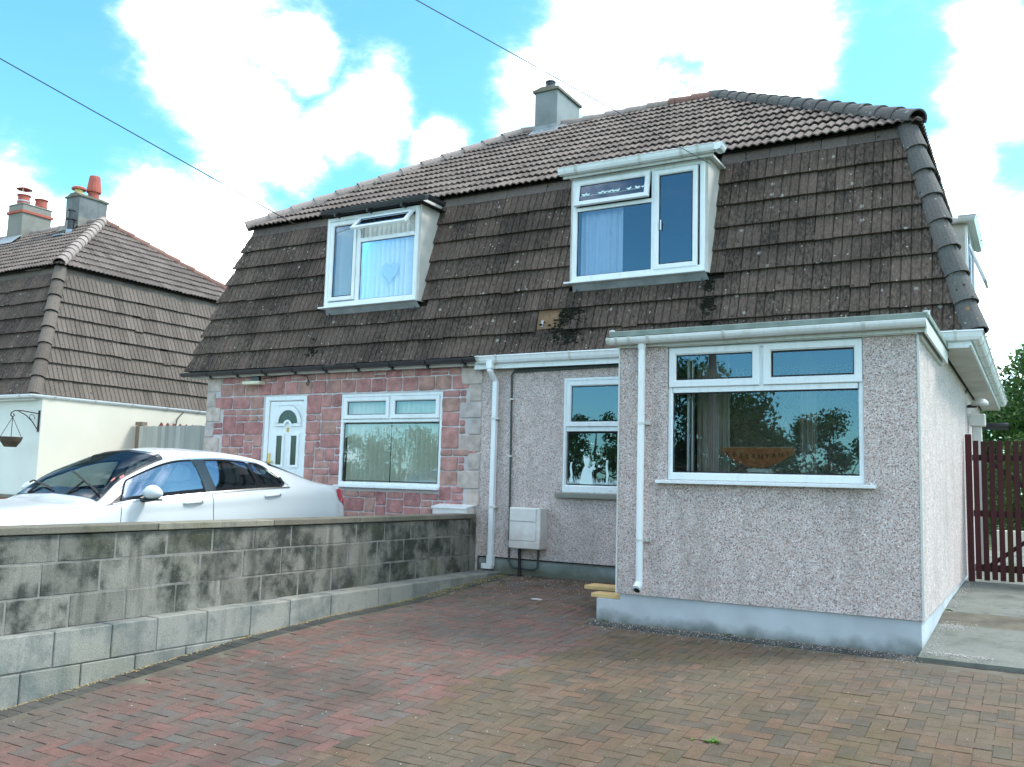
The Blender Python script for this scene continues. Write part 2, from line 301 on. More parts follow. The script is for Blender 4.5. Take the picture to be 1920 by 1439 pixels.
M['straw'] = simple('dry_debris', (.34, .25, .13), .95, .3)
M['chip'] = simple('white_gravel_chip', (.46, .43, .42), .8, .2, 40)
M['pole'] = mat_wood('utility_pole_wood', (.13, .10, .075), (.2, .16, .12))
M['brickp'] = simple('orange_brick', (.33, .14, .08), .9, .2)

# ------------------------------------------------------------------ mesh helpers
def props(o, label=None, cat=None, group=None, kind=None):
    for k, v in (('label', label), ('category', cat), ('group', group), ('kind', kind)):
        if v: o[k] = v
    return o
def thing(name, loc, label, cat, group=None):
    o = bpy.data.objects.new(name, None); o.empty_display_size = .2; o.location = loc; COL.objects.link(o)
    return props(o, label, cat, group)
PW = {}
def setparent(o, parent):
    # all part meshes are written in world coordinates
    if parent is None: return
    o.parent = parent
    root = parent
    if parent.type == 'EMPTY': o.matrix_parent_inverse = Matrix.LocRotScale(parent.location, parent.rotation_euler, None).inverted()
def link(name, me, mat=None, parent=None, smooth=False, **kw):
    o = bpy.data.objects.new(name, me)
    if mat is not None:
        if not me.materials:
            me.materials.append(M[mat] if isinstance(mat, str) else mat)
    if smooth:
        me.polygons.foreach_set('use_smooth', [True]*len(me.polygons))
    COL.objects.link(o); setparent(o, parent); props(o, **kw)
    return o
def mesh(v, f, name='m'):
    me = bpy.data.meshes.new(name); me.from_pydata([tuple(x) for x in v], [], [tuple(x) for x in f]); me.update(); return me
class MB:
    def __init__(s): s.v = []; s.f = []; s.k = []
    def add(s, v, f):
        k = len(s.v); s.k.append((len(s.v), len(s.f))); s.v += [tuple(x) for x in v]; s.f += [tuple(i+k for i in q) for q in f]; return s
    def box(s, x0, x1, y0, y1, z0, z1, T=None):
        v = [(x, y, z) for z in (z0, z1) for y in (y0, y1) for x in (x0, x1)]
        if T is not None: v = [tuple(T @ Vector(q)) for q in v]
        return s.add(v, [(0, 2, 3, 1), (4, 5, 7, 6), (0, 1, 5, 4), (2, 6, 7, 3), (0, 4, 6, 2), (1, 3, 7, 5)])
    def prism(s, poly, y0, y1, axis='y'):
        n = len(poly); mk = {'y': lambda a, b, c: (a, c, b), 'x': lambda a, b, c: (c, a, b), 'z': lambda a, b, c: (a, b, c)}[axis]
        v = [mk(a, b, y0) for a, b in poly]+[mk(a, b, y1) for a, b in poly]
        return s.add(v, [tuple(range(n))[::-1], tuple(range(n, 2*n))]+[(i, (i+1) % n, n+(i+1) % n, n+i) for i in range(n)])
    def sweep(s, poly, path, closed=True):
        # poly: (right, up) profile; path: points; up = +z mostly horizontal paths
        P = [Vector(q) for q in path]; n = len(poly); v = []
        for i, q in enumerate(P):
            a = (P[i]-P[i-1]).normalized() if i > 0 else (P[1]-P[0]).normalized(); b = (P[i+1]-P[i]).normalized() if i < len(P)-1 else a
            t = (a+b).normalized(); r = t.cross(Vector((0, 0, 1))).normalized(); sc = 1/max(.5, t.dot(a))
            for (x, z) in poly: v.append(q+r*x*sc+Vector((0, 0, z)))
        f = []
        for i in range(len(P)-1):
            for j in range(n if closed else n-1):
                k = (j+1) % n; f.append((i*n+j, i*n+k, (i+1)*n+k, (i+1)*n+j))
        if closed: f += [tuple(range(n))[::-1], tuple(range((len(P)-1)*n, len(P)*n))]
        return s.add(v, f)
    def tube(s, path, r, n=8, caps=True, r1=None):
        P = [Vector(q) for q in path]; v = []; f = []; m = len(P)
        ref = None
        for i, q in enumerate(P):
            t = (P[min(i+1, m-1)]-P[max(i-1, 0)]).normalized()
            if ref is None: ref = t.cross(Vector((0, 0, 1)) if abs(t.z) < .9 else Vector((1, 0, 0))).normalized()
            ref = (ref - t*ref.dot(t)).normalized(); b = t.cross(ref)
            rr = r if r1 is None else r+(r1-r)*i/(m-1)
            if isinstance(r, (list, tuple)): rr = r[i]
            for k in range(n):
                a = 2*PI*k/n; v.append(q+ref*math.cos(a)*rr+b*math.sin(a)*rr)
        for i in range(m-1):
            for k in range(n): f.append((i*n+k, i*n+(k+1) % n, (i+1)*n+(k+1) % n, (i+1)*n+k))
        if caps: f += [tuple(range(n))[::-1], tuple(range((m-1)*n, m*n))]
        return s.add(v, f)
    def lathe(s, prof, c, n=16, axis=Vector((0, 0, 1))):
        c = Vector(c); q = axis.to_track_quat('Z', 'Y'); v = []; f = []
        for (r, z) in prof:
            for k in range(n):
                a = 2*PI*k/n; v.append(c+q @ Vector((r*math.cos(a), r*math.sin(a), z)))
        for i in range(len(prof)-1):
            for k in range(n): f.append((i*n+k, i*n+(k+1) % n, (i+1)*n+(k+1) % n, (i+1)*n+k))
        f += [tuple(range(n))[::-1], tuple(range((len(prof)-1)*n, len(prof)*n))]
        return s.add(v, f)
    def each(s, name, mat, parent=None, **kw):
        cuts = s.k+[(len(s.v), len(s.f))]; r = None
        for (a, b_), (c, d) in zip(cuts[:-1], cuts[1:]):
            m_ = MB(); m_.add(s.v[a:c], [[i-a for i in q] for q in s.f[b_:d]]); r = m_.build(name, mat, parent, **kw)
        return r
    def build(s, name, mat, parent=None, bevel=0, smooth=False, seg=1, **kw):
        me = mesh(s.v, s.f, name)
        if bevel or True:
            bm = bmesh.new(); bm.from_mesh(me); bmesh.ops.recalc_face_normals(bm, faces=bm.faces)
            if bevel: bmesh.ops.bevel(bm, geom=[e for e in bm.edges if e.calc_face_angle(0) > .4], offset=bevel, segments=seg, affect='EDGES', profile=.7, clamp_overlap=True)
            bm.to_mesh(me); bm.free()
        return link(name, me, mat, parent, smooth, **kw)
def wall_y(x0, x1, z0, z1, y, holes, depth=.14, ny=-1):
    """wall sheet facing -y at y with rectangular openings and their reveals"""
    xs = sorted({x0, x1, *[h[i] for h in holes for i in (0, 1)]}); zs = sorted({z0, z1, *[h[i] for h in holes for i in (2, 3)]}); b = MB()
    xs = [x for x in xs if x0 <= x <= x1]; zs = [z for z in zs if z0 <= z <= z1]
    for i in range(len(xs)-1):
        for j in range(len(zs)-1):
            cx, cz = (xs[i]+xs[i+1])/2, (zs[j]+zs[j+1])/2
            if any(h[0] < cx < h[1] and h[2] < cz < h[3] for h in holes): continue
            b.add([(xs[i], y, zs[j]), (xs[i+1], y, zs[j]), (xs[i+1], y, zs[j+1]), (xs[i], y, zs[j+1])], [(0, 1, 2, 3)])
            b.add([(xs[i], y+depth, zs[j]), (xs[i+1], y+depth, zs[j]), (xs[i+1], y+depth, zs[j+1]), (xs[i], y+depth, zs[j+1])], [(3, 2, 1, 0)])
    for (a, c, e, g) in holes:
        for q in ([(a, y, e), (a, y+depth, e), (a, y+depth, g), (a, y, g)], [(c, y, e), (c, y, g), (c, y+depth, g), (c, y+depth, e)],
                  [(a, y, e), (c, y, e), (c, y+depth, e), (a, y+depth, e)], [(a, y, g), (a, y+depth, g), (c, y+depth, g), (c, y, g)]): b.add(q, [(0, 1, 2, 3)])
    return b

# ------------------------------------------------------------------ roof tiles
def tile_proto(w, L, amp, waves, th=.011, lift=.030, seed=0, rib=False):
    r = random.Random(seed); n = waves*(5 if rib else 4); v = []; f = []
    us = [w*i/n for i in range(n+1)] if not rib else [w/waves*(k+q) for k in range(waves) for q in (0, .10, .45, .55, .90)]+[w]
    hs = [amp*(.5-.5*math.cos(2*PI*waves*i/n))**.8 for i in range(n+1)]
    if rib: hs = [amp*{0: 0, 1: 1, 2: .96, 3: .80, 4: 1}[i % 5] if i < n else 0 for i in range(n+1)]
    for (vv, base) in ((0, lift), (L, .004)):
        for u, h in zip(us, hs): v.append((u*.985+.0015, vv+(r.uniform(-.002, .002) if vv == 0 else 0), base+h))
    for u, h in zip(us, hs): v.append((u*.985+.0015, .002, lift+h-th))
    m = n+1
    for i in range(n):
        f.append((i, i+1, m+i+1, m+i)); f.append((2*m+i, 2*m+i+1, i+1, i))
    # side edges
    v += [(us[0]+.0015, L, 0), (us[-1]*.985+.0015, L, 0)]
    f.append((0, m, 3*m, 2*m)); f.append((n, 3*m-1, 3*m+1, m+n))
    return v, f
def flat_proto(w, L, th=.016, lift=.02):
    v = [(0.003, 0, lift), (w-.003, 0, lift), (w-.003, L, .004), (.003, L, .004), (.003, 0, lift-th), (w-.003, 0, lift-th)]
    return v, [(0, 1, 2, 3), (4, 5, 1, 0), (0, 3, 4), (1, 5, 2)]
def tube_proto(rad, L, a0=-100, a1=100, n=8, th=.018, flare=1.10, lift=.02):
    v = []; f = []
    for (vv, rr, dz) in ((0, rad*flare, lift), (L, rad*.96, 0.0)):
        for i in range(n+1):
            a = math.radians(a0+(a1-a0)*i/n); v.append((math.sin(a)*rr, vv, math.cos(a)*rr-rad*.35+dz))
    for i in range(n+1):
        a = math.radians(a0+(a1-a0)*i/n); rr = rad*flare-th; v.append((math.sin(a)*rr, .002, math.cos(a)*rr-rad*.35+lift))
    m = n+1
    for i in range(n): f.append((i, i+1, m+i+1, m+i)); f.append((2*m+i, 2*m+i+1, i+1, i))
    return v, f
class Proto:
    def __init__(s, name, vf, mat):
        s.v = np.array(vf[0], float); s.f = vf[1]; s.mat = mat; s.name = name; s._me = None
    def me(s):
        if s._me is None:
            s._me = mesh(s.v, s.f, s.name); s._me.materials.append(M[s.mat])
        return s._me
def frame_mat(O, U, V, N, ju=0, jr=0):
    U, V, N = Vector(U), Vector(V), Vector(N)
    return Matrix(((U.x, V.x, N.x, O[0]), (U.y, V.y, N.y, O[1]), (U.z, V.z, N.z, O[2]), (0, 0, 0, 1)))
def clip_poly_mesh(v, f, planes):
    bm = bmesh.new(); vs = [bm.verts.new(x) for x in v]
    for q in f: bm.faces.new([vs[i] for i in q])
    for (pt, no) in planes:
        bmesh.ops.bisect_plane(bm, geom=bm.verts[:]+bm.edges[:]+bm.faces[:], plane_co=pt, plane_no=no, clear_inner=True, dist=1e-5)
    bm.verts.index_update(); v2 = [tuple(x.co) for x in bm.verts]; f2 = [tuple(y.index for y in x.verts) for x in bm.faces]; bm.free()
    return v2, f2
class Piece:
    __slots__ = ('proto', 'M', 'v', 'f', 'c', 'size', 'mat', 'name', 'par')
def piece(name, proto=None, Mx=None, v=None, f=None, mat=None, par=None):
    p = Piece(); p.name = name; p.proto = proto; p.M = Mx; p.v = v; p.f = f; p.par = par; p.mat = mat or proto.mat
    if proto is not None: A = np.array(Mx); W = proto.v @ A[:3, :3].T + A[:3, 3]
    else: W = np.array(v)
    p.c = W.mean(0)
    s = [screen(x) for x in W[::max(1, len(W)//12)]]
    if min(q[2] for q in s) < .2 or not (-60 < s[0][0] < 1980 and -60 < s[0][1] < 1500): p.size = 0
    else: p.size = (max(q[0] for q in s)-min(q[0] for q in s))*(max(q[1] for q in s)-min(q[1] for q in s))
    return p
def join(name, pieces, parent, mat=None, kind='stuff', smooth=False, label=None):
    """many alike pieces joined into one mesh, each with its own random value"""
    if not pieces: return
    V = []; F = []; L = []; rnd = []; k = 0; mats = []; mi = []
    for p in pieces:
        if p.proto is not None: A = np.array(p.M); W = p.proto.v @ A[:3, :3].T + A[:3, 3]; ff = p.proto.f
        else: W = np.array(p.v); ff = p.f
        V.append(W); r = R_.random(); mt = p.mat
        if mt not in mats: mats.append(mt)
        i = mats.index(mt)
        for q in ff: F.append([a+k for a in q]); rnd.append(r); mi.append(i)
        k += len(W)
    V = np.concatenate(V); me = bpy.data.meshes.new(name)
    me.from_pydata([tuple(x) for x in V], [], F)
    at = me.attributes.new('rnd', 'FLOAT', 'FACE'); at.data.foreach_set('value', rnd)
    for m_ in mats: me.materials.append(M[m_])
    me.polygons.foreach_set('material_index', mi); me.update()
    return link(name, me, None, parent, smooth, kind=kind, label=label)
def emit(p, parent):
    if p.proto is not None:
        o = bpy.data.objects.new(p.name, p.proto.me()); COL.objects.link(o); setparent(o, parent)
        o.matrix_basis = p.M
    else: o = link(p.name, mesh(p.v, p.f, p.name), p.mat, parent)
    return o
def spread(pieces, limit=300, stuff='tile'):
    """the pieces that show largest become parts of their parent, the rest one joined part"""
    pieces.sort(key=lambda p: -p.size)
    for p in pieces[:limit]: emit(p, p.par)
    rest = {}
    for p in pieces[limit:]: rest.setdefault(p.par.name, (p.par, []))[1].append(p)
    allr = [p for p in pieces[limit:]]
    if allr:
        best = max(rest.values(), key=lambda t: len(t[1]))[0]
        join(stuff, allr, best)
def jitter(Mx, a=.004, h=.002):
    return Mx @ Matrix.Translation((R_.uniform(-.001, .001), R_.uniform(-.002, .002), R_.uniform(0, h))) @ Matrix.Rotation(R_.uniform(-a, a), 4, 'Z') @ Matrix.Rotation(R_.uniform(-a, a), 4, 'X')
def tile_field(par, protos, O, U, V, N, c0, c1, tw, rows, gauge, planes, holes=(), skip=None, mats=None):
    """rows/columns of tiles on the plane O,U,V (V up the slope); planes = [(point, normal)] keep positive side; holes = [(u0,u1,v0,v1)]"""
    out_ = []; O = Vector(O)
    pl = [(Vector(a), Vector(b).normalized()) for a, b in planes]
    for r in range(rows):
        for c in range(c0, c1):
            u0, v0 = c*tw, r*gauge; u1, v1 = u0+tw, v0+gauge
            if skip and skip(c, r): continue
            pr = R_.choice(protos); base = O+Vector(U)*u0+Vector(V)*v0
            slip = (R_.uniform(-.03, -.012) if R_.random() < .025 else R_.gauss(0, .0025)); Mx = jitter(frame_mat(base+Vector(V)*slip, U, V, N), .009, .004); extra = []; dead = False
            for (a, b, e, g) in holes:
                if u1 <= a+.002 or u0 >= b-.002 or v1 <= e+.002 or v0 >= g-.002: continue
                cu = Vector(U); cv = Vector(V)
                if v0 >= e-.05 and v1 <= g+.12:
                    if u0 < a and u1 > a: extra.append((O+cu*a, -cu))
                    elif u0 < b and u1 > b: extra.append((O+cu*b, cu))
                    else: dead = True
                elif v0 < e: extra.append((O+cv*e, -cv))
                else: extra.append((O+cv*g, cv))
            if dead: continue
            A = np.array(Mx); W = pr.v @ A[:3, :3].T + A[:3, 3]; need = list(extra)
            for (pt, no) in pl:
                dd = (W-np.array(pt)) @ np.array(no)
                if dd.max() < .01: dead = True; break
                if dd.min() < 0: need.append((pt, no))
            if dead: continue
            if need:
                v2, f2 = clip_poly_mesh(W, pr.f, need)
                if len(f2) < 2: continue
                out_.append(piece('tile', None, None, v2, f2, pr.mat, par))
            else: out_.append(piece('tile', pr, Mx, par=par))
    return out_
def cover_line(par, name, proto, A, B, upv, step, mats=None):
    """ridge and hip tiles laid from A (low end) to B"""
    A, B, upv = Vector(A), Vector(B), Vector(upv); V = (B-A).normalized(); N = (upv-V*upv.dot(V)).normalized(); U = V.cross(N); out_ = []
    n = max(1, round((B-A).length/step))
    for i in range(n):
        pr = proto if not mats else mats[min(len(mats)-1, int(i/n*len(mats)))]
        Mx = jitter(frame_mat(A+(B-A)*(i/n), U, V, N), .012, .006)
        out_.append(piece(name, pr, Mx, par=par))
    return out_
TW, GA = .2, .316
def slope(P0, P1):
    """unit vector, length from P0 up to P1 in the vertical section"""
    d = Vector(P1)-Vector(P0); return d.normalized(), d.length
class RoofGeo: pass
TP = {}
for k, mt in (('dark', 'tile_dark'), ('top', 'tile_top'), ('brown', 'tile_brown')):
    TP[k] = [Proto('tile', tile_proto(TW, GA+.03, .013 if k != 'top' else .026, 2, lift=.052 if k != 'top' else .036, seed=i, rib=(k != 'top'), th=.030 if k != 'top' else .016), mt) for i in range(3)]
TUBE = {k: Proto('hip_tile', tube_proto(r, L, n=10, flare=fl), mt) for k, r, L, mt, fl in
        (('hipU', .115, .47, 'tile_hip', 1.06), ('ridge', .10, .47, 'tile_pale', 1.04), ('ridge_red', .11, .47, 'tile_red', 1.04), ('hipM', .115, .36, 'tile_hip', 1.12), ('hipMs', .07, .36, 'tile_dark', 1.1), ('hipB', .12, .36, 'tile_brown', 1.1), ('hipP', .12, .47, 'tile_pale', 1.08))}
for p in TUBE.values(): p.name = 'hip_tile'
BAND = Proto('band_tile', flat_proto(.3, .16), 'tile_band')
BANDB = Proto('band_tile', flat_proto(.3, .16), 'tile_brown')

# ================================================================== GROUND
GP = [(-400, -1.6), (-14, -1.30), (-7, -.62), (-4.4, -.35), (-3, -.20), (-2.2, -.12), (-1.2, -.055), (0, -.012), (.6, .04), (1.9, .14), (4, .16), (400, .16)]
def G(y): return float(np.interp(y, [a for a, b in GP], [b for a, b in GP]))
ys = sorted(set([a for a, b in GP]+[-13+i*.5 for i in range(34)]+[40, 100, 200, -40, -100, -200]))
xs = [-400, -150, -60, -30, -15, -5.2, 0, 5, 15, 30, 60, 150, 400]
v = [(x, y, G(y)-.075) for y in ys for x in xs]; nx = len(xs)
f = [(j*nx+i, j*nx+i+1, (j+1)*nx+i+1, (j+1)*nx+i) for j in range(len(ys)-1) for i in range(nx-1)]
props(link('ground', mesh(v, f), 'grass'), kind='structure')
def sheet(name, x0, x1, y0, y1, dz, mat, zf=G):
    yy = sorted(set([y0, y1]+[a for a, b in GP if y0 < a < y1]+list(np.arange(math.ceil(y0*2)/2, y1, .5)))); v = []; f = []
    for y in yy: v += [(x0, y, zf(y)+dz), (x1, y, zf(y)+dz)]
    for i in range(len(yy)-1): f.append((2*i, 2*i+1, 2*i+3, 2*i+2))
    return props(link(name, mesh(v, f), mat), kind='structure')
driveway = sheet('driveway', -5.35, 4.2, -8.2, 2.0, -.004, 'joint')
sheet('road', -60, 60, -16.5, -10.2, -.03, 'asphalt')
# neighbour's drive and yards behind
b = MB(); b.add([(-60, -9.5, -.02), (-5.5, -9.5, -.02), (-5.5, -6, .07), (-60, -6, .07)], [(0, 1, 2, 3)]); b.add([(-60, -6, .07), (-5.5, -6, .07), (-5.5, 14, .10), (-60, 14, .10)], [(0, 1, 2, 3)])
props(b.build('neighbour_drive', 'drive'), kind='structure')
# concrete side path
def PZ(y): return float(np.interp(y, [-.2, 0, 1.6, 2.4, 5, 12], [.012, .03, .105, .165, .20, .24]))
path_root = thing('side_path', (2, 5, .1), 'grey concrete side path of poured bays leading to the maroon gate', 'path'); path_root['kind'] = 'structure'
del path_root['label']; del path_root['category']
for (a, c) in ((-.20, 1.55), (1.57, 4.95), (4.97, 8), (8.02, 12)):
    b = MB(); n = 6; v = []; f = []
    for i in range(n+1):
        y = a+(c-a)*i/n; v += [(-.03, y, PZ(y)), (4.2, y, PZ(y)), (-.03, y, PZ(y)-.25), (4.2, y, PZ(y)-.25)]
    for i in range(n):
        k = 4*i; f += [(k, k+1, k+5, k+4), (k+2, k, k+4, k+6), (k+1, k+3, k+7, k+5)]
    f += [(0, 2, 3, 1), (4*n, 4*n+1, 4*n+3, 4*n+2)]
    b.add(v, f); b.build('path_slab', 'path', path_root)

# ------------------------------------------------------------------ herringbone pavers
def paver_proto(w, l, mat):
    c = .002; h = .0
    v = [(0.002, .002, -.012), (w-.002, .002, -.012), (w-.002, l-.002, -.012), (.002, l-.002, -.012)]
    v += [(0.002, .002, -c), (w-.002, .002, -c), (w-.002, l-.002, -c), (.002, l-.002, -c)]
    e = .004; v += [(e, e, h), (w-e, e, h), (w-e, l-e, h), (e, l-e, h)]
    f = [(8, 9, 10, 11)]+[(4+i, 4+(i+1) % 4, 8+(i+1) % 4, 8+i) for i in range(4)]+[(i, (i+1) % 4, 4+(i+1) % 4, 4+i) for i in range(4)]
    return Proto('paver', (v, f), mat)
S = .094
PV = {(o, m): paver_proto(S if o else 2*S, 2*S if o else S, m) for o in (0, 1) for m in ('pav_red', 'pav_tan', 'pav_dark')}
def on_ground(x, y, dz=0.):
    s = (G(y+.1)-G(y-.1))/.2; V = Vector((0, 1, s)).normalized(); U = Vector((1, 0, 0)); return frame_mat((x, y, G(y)+dz), U, V, U.cross(V))
def kx(y): return -5.31+.04*(y+4.4)                       # outer face of the kerb
pav = []
LIMY, LIMX = [-5.6, -4.2, -3.0, -1.8, -.9, .3], [-3.0, -2.87, -2.72, -2.62, -2.58, -2.64]
pav = []
def inside(x0, x1, y0, y1):
    cx, cy = (x0+x1)/2, (y0+y1)/2
    if x0 < kx(cy)+.20 or x1 > 4.2 or y0 < -8.1: return False
    if cx > -2.92 and cx < .02 and y1 > -.235: return False
    if cx >= .02 and y1 > -.30: return False
    if cx <= -2.92 and y1 > 1.86: return False
    return True
for i in range(-60, 60):
    for j in range(-100, 40):
        # 90 degree herringbone: horizontal brick at (a,b) when (a-b)%4==0, vertical when (a-b)%4==... 
        k = (i-j) % 4
        x, y = i*S, j*S
        if k == 0: o, w, l = 0, 2*S, S
        elif k == 3: o, w, l = 1, S, 2*S
        else: continue
        if k == 3: y = j*S-0.0
        if not inside(x, x+w, y, y+l): continue
        if not (-5.4 < x < 3.2 and y > -6.6): continue
        lim = float(np.interp(y, LIMY, LIMX))+R_.gauss(0, .05)
        mt = 'pav_red' if x+w/2 < lim-(.35 if y > -.4 else 0)+(.9 if y > .2 else 0)*0 else 'pav_tan'
        if y > .1: mt = 'pav_red' if R_.random() < .55 else 'pav_tan'
        Mx = jitter(on_ground(x, y), .008, .003)
        pav.append(piece('paver', PV[(o, mt)], Mx, par=driveway))
y = -7.9
while y < 1.8:                                             # soldiers against the kerb
    pav.append(piece('paver', PV[(0, 'pav_dark')], jitter(on_ground(kx(y)+.002, y), .01, .003), par=driveway)); y += S
x = -2.92
while x < 3.2:                                             # soldiers against plinth and path
    pav.append(piece('paver', PV[(1, 'pav_dark')], jitter(on_ground(x, -.232), .008, .003), par=driveway)); x += S
spread(pav, 300, 'pavers')

# ================================================================== THE PAIR OF HOUSES
D, XP, XL = 1.888, -5.45, -10.645
YR, ZR = 5.63, 7.60                                        # ridge
BL, BR, BY, BZ = -10.97, .345, 1.77, 2.89                  # mansard foot
INS, MZ = .64, 5.34                                        # inset and height of mansard head
TLx, TRx, TY = BL+INS, BR-INS, BY+INS
YB = 2*YR-BY                                               # rear mansard foot
EZ, EO = 5.355, .085                                        # upper roof eaves
EXL, EXR, EY = TLx-EO, TRx+EO, TY-EO
RXL, RXR = EXL+(YR-EY), EXR-(YR-EY)
houseL = thing('semi_detached_house', (-8, 2, .1), 'left half of the semi, clad in pink and grey stone with black gutters', 'house', 'halves of the semi-detached pair')
houseR = thing('semi_detached_house', (-2.7, 2, .1), 'right half of the semi, pebbledashed, with front extension and white gutters', 'house', 'halves of the semi-detached pair')
DL = (-8.235, -6.575, 3.78, 5.12); DR = (-4.165, -2.445, 3.80, 5.14); DY = 1.84
mV, mL = slope((0, BY, BZ), (0, TY, MZ)); mN = Vector((1, 0, 0)).cross(mV)
uV, uL = slope((0, EY, EZ), (0, YR, ZR)); uN = Vector((1, 0, 0)).cross(uV)
def hip_plane(P0, P1, keep):
    """vertical-ish plane through the hip line P0-P1 bisecting the corner"""
    P0, P1 = Vector(P0), Vector(P1); e = P1-P0; n = Vector((0, 0, 1)).cross(Vector((e.x, e.y, 0))).normalized(); n = (n-e.normalized()*n.dot(e.normalized())).normalized()
    if (Vector(keep)-P0).dot(n) < 0: n = -n
    return (P0, n)
mid = ((BL+BR)/2, BY, 3)
HPR = hip_plane((BR, BY, BZ), (TRx, TY, MZ), mid); HPL = hip_plane((BL, BY, BZ), (TLx, TY, MZ), mid)
UPR = hip_plane((EXR, EY, EZ), (RXR, YR, ZR), mid); UPL = hip_plane((EXL, EY, EZ), (RXL, YR, ZR), mid)
def roof_pair(house, x0, x1, left):
    # decking under the tiles: mansard front, upper slope
    hole = DL if left else DR
    def my(z): return BY+(z-BZ)/(MZ-BZ)*INS
    b = MB(); eps = .012
    zs = [BZ, hole[2], MZ]; a, c = hole[0], hole[1]
    def q(xa, xb, za, zb):
        def X(x, z):
            t = (z-BZ)/(MZ-BZ)*INS
            return max(x, BL+t) if x == BL else (min(x, BR-t) if x == BR else x)
        b.add([(X(xa, za), my(za)+eps, za), (X(xb, za), my(za)+eps, za), (X(xb, zb), my(zb)+eps, zb), (X(xa, zb), my(zb)+eps, zb)], [(0, 1, 2, 3)])
    q(x0, x1, BZ, hole[2]); q(x0, a, hole[2], MZ); q(c, x1, hole[2], MZ)
    mans = b.build('mansard', 'felt', house)
    b = MB(); o = uN*-.012
    if left: pts = [(EXL, EY, EZ), (XP, EY, EZ), (XP, YR, ZR), (RXL, YR, ZR)]
    else: pts = [(XP, EY, EZ), (EXR, EY, EZ), (RXR, YR, ZR), (XP, YR, ZR)]
    b.add([Vector(p)+o for p in pts], [(0, 1, 2, 3)])
    # rear slopes and far side, plain
    Y2 = 2*YR
    if left:
        b.add([(EXL, EY, EZ), (EXL, Y2-EY, EZ), (RXL, YR, ZR)], [(0, 2, 1)]); b.add([(EXL, Y2-EY, EZ), (XP, Y2-EY, EZ), (XP, YR, ZR), (RXL, YR, ZR)], [(3, 2, 1, 0)])
    else:
        b.add([(EXR, EY, EZ-.012), (EXR, Y2-EY, EZ-.012), (RXR, YR, ZR-.012)], [(0, 1, 2)]); b.add([(EXR, Y2-EY, EZ), (XP, Y2-EY, EZ), (XP, YR, ZR), (RXR, YR, ZR)], [(0, 1, 2, 3)])
    roof = b.build('roof', 'felt', house)
    ps = []
    O = (XP, BY, BZ)
    h2 = [(hole[0]-.0-XP, hole[1]-XP+.0, (hole[2]-.10-BZ)/(MZ-BZ)*mL, mL+1)]
    cols = (-28, 0) if left else (0, 29)
    planes = [HPL] if left else [HPR]
    rows = 8
    skip = (lambda c, r: (not left) and r == 1 and c in (4, 5)) if not left else None
    ps += tile_field(mans, TP['dark'], O, (1, 0, 0), mV, mN, cols[0], cols[1], TW, rows, (mL-.13)/rows, planes+[(Vector((0, TY-.035, MZ-.115)), -mV)], h2, skip)
    ps += tile_field(roof, TP['top'], (XP, EY-.03, EZ-.02), (1, 0, 0), uV, uN, cols[0], cols[1], TW, 12, (uL+.03)/12, [UPL if left else UPR], [])
    # flat course at the mansard head
    zz = MZ-.135; yy = TY-(.135)/(MZ-BZ)*INS-.012
    for (a, c) in (((TLx-.04, hole[0]-.036), (hole[1]+.036, XP)) if left else ((XP, hole[0]-.036), (hole[1]+.036, TRx-.05))):
        n = max(1, round((c-a)/.3)); W_ = (c-a)/n
        for i in range(n): ps.append(piece('band_tile', BAND, jitter(frame_mat((a+i*W_, yy, zz), (1, 0, 0), mV, mN), .003, .002) @ Matrix.Diagonal((W_/.3, 1, 1, 1)), par=mans))
    return mans, roof, ps
mansL, roofL, pL = roof_pair(houseL, BL, XP, True)
mansR, roofR, pR = roof_pair(houseR, XP, BR, False)
cn = Vector((1, -1, 0)).normalized()
pR += cover_line(mansR, 'hip_tile', TUBE['hipM'], Vector((BR+.0, BY-.0, BZ)), Vector((TRx+.0, TY-.0, MZ)), cn, .316)
pL += cover_line(mansL, 'hip_tile', TUBE['hipMs'], Vector((BL+.04, BY+.04, BZ)), Vector((TLx+.04, TY+.04, MZ)), Vector((-1, -1, 0)), .316)
pR += cover_line(roofR, 'hip_tile', TUBE['hipU'], Vector((EXR+.02, EY-.02, EZ+.03)), Vector((RXR, YR, ZR+.03)), (0, 0, 1), .33)
pL += cover_line(roofL, 'hip_tile', TUBE['hipP'], Vector((EXL-.02, EY-.02, EZ+.02)), Vector((RXL, YR, ZR+.02)), (0, 0, 1), .40)
pL += cover_line(roofL, 'ridge_tile', TUBE['ridge'], Vector((RXL, YR, ZR+.02)), Vector((XP, YR, ZR+.02)), (0, 0, 1), .42)
pR += cover_line(roofR, 'ridge_tile', None, Vector((XP, YR, ZR+.02)), Vector((RXR, YR, ZR+.02)), (0, 0, 1), .42, [TUBE['ridge'], TUBE['ridge_red']])
spread(pL, 300, 'tiles'); spread(pR, 300, 'tiles')
# right-hand side of the right house, seen edge on
sV, sL = slope((BR, 0, BZ), (TRx, 0, MZ)); sU = Vector((0, 1, 0)); sN = sU.cross(sV)
b = MB(); b.add([(BR-.012, BY, BZ), (BR-.012, YB, BZ), (TRx-.012, 2*YR-TY, MZ), (TRx-.012, TY, MZ)], [(0, 1, 2, 3)])
b.add([(BL, YB, BZ), (BR, YB, BZ), (TRx, 2*YR-TY, MZ), (TLx, 2*YR-TY, MZ)], [(3, 2, 1, 0)]); b.add([(BL, BY, BZ), (BL, YB, BZ), (TLx, 2*YR-TY, MZ), (TLx, TY, MZ)], [(3, 2, 1, 0)])
mansS = b.build('mansard_side', 'felt', houseR)
HP1 = hip_plane((BR, BY, BZ), (TRx, TY, MZ), (BR, 5, 3)); HP2 = hip_plane((BR, YB, BZ), (TRx, 2*YR-TY, MZ), (BR, 5, 3))
ps = tile_field(mansS, TP['dark'], (BR, BY, BZ), sU, sV, sN, 0, 39, TW, 8, (sL-.02)/8, [HP1, HP2])
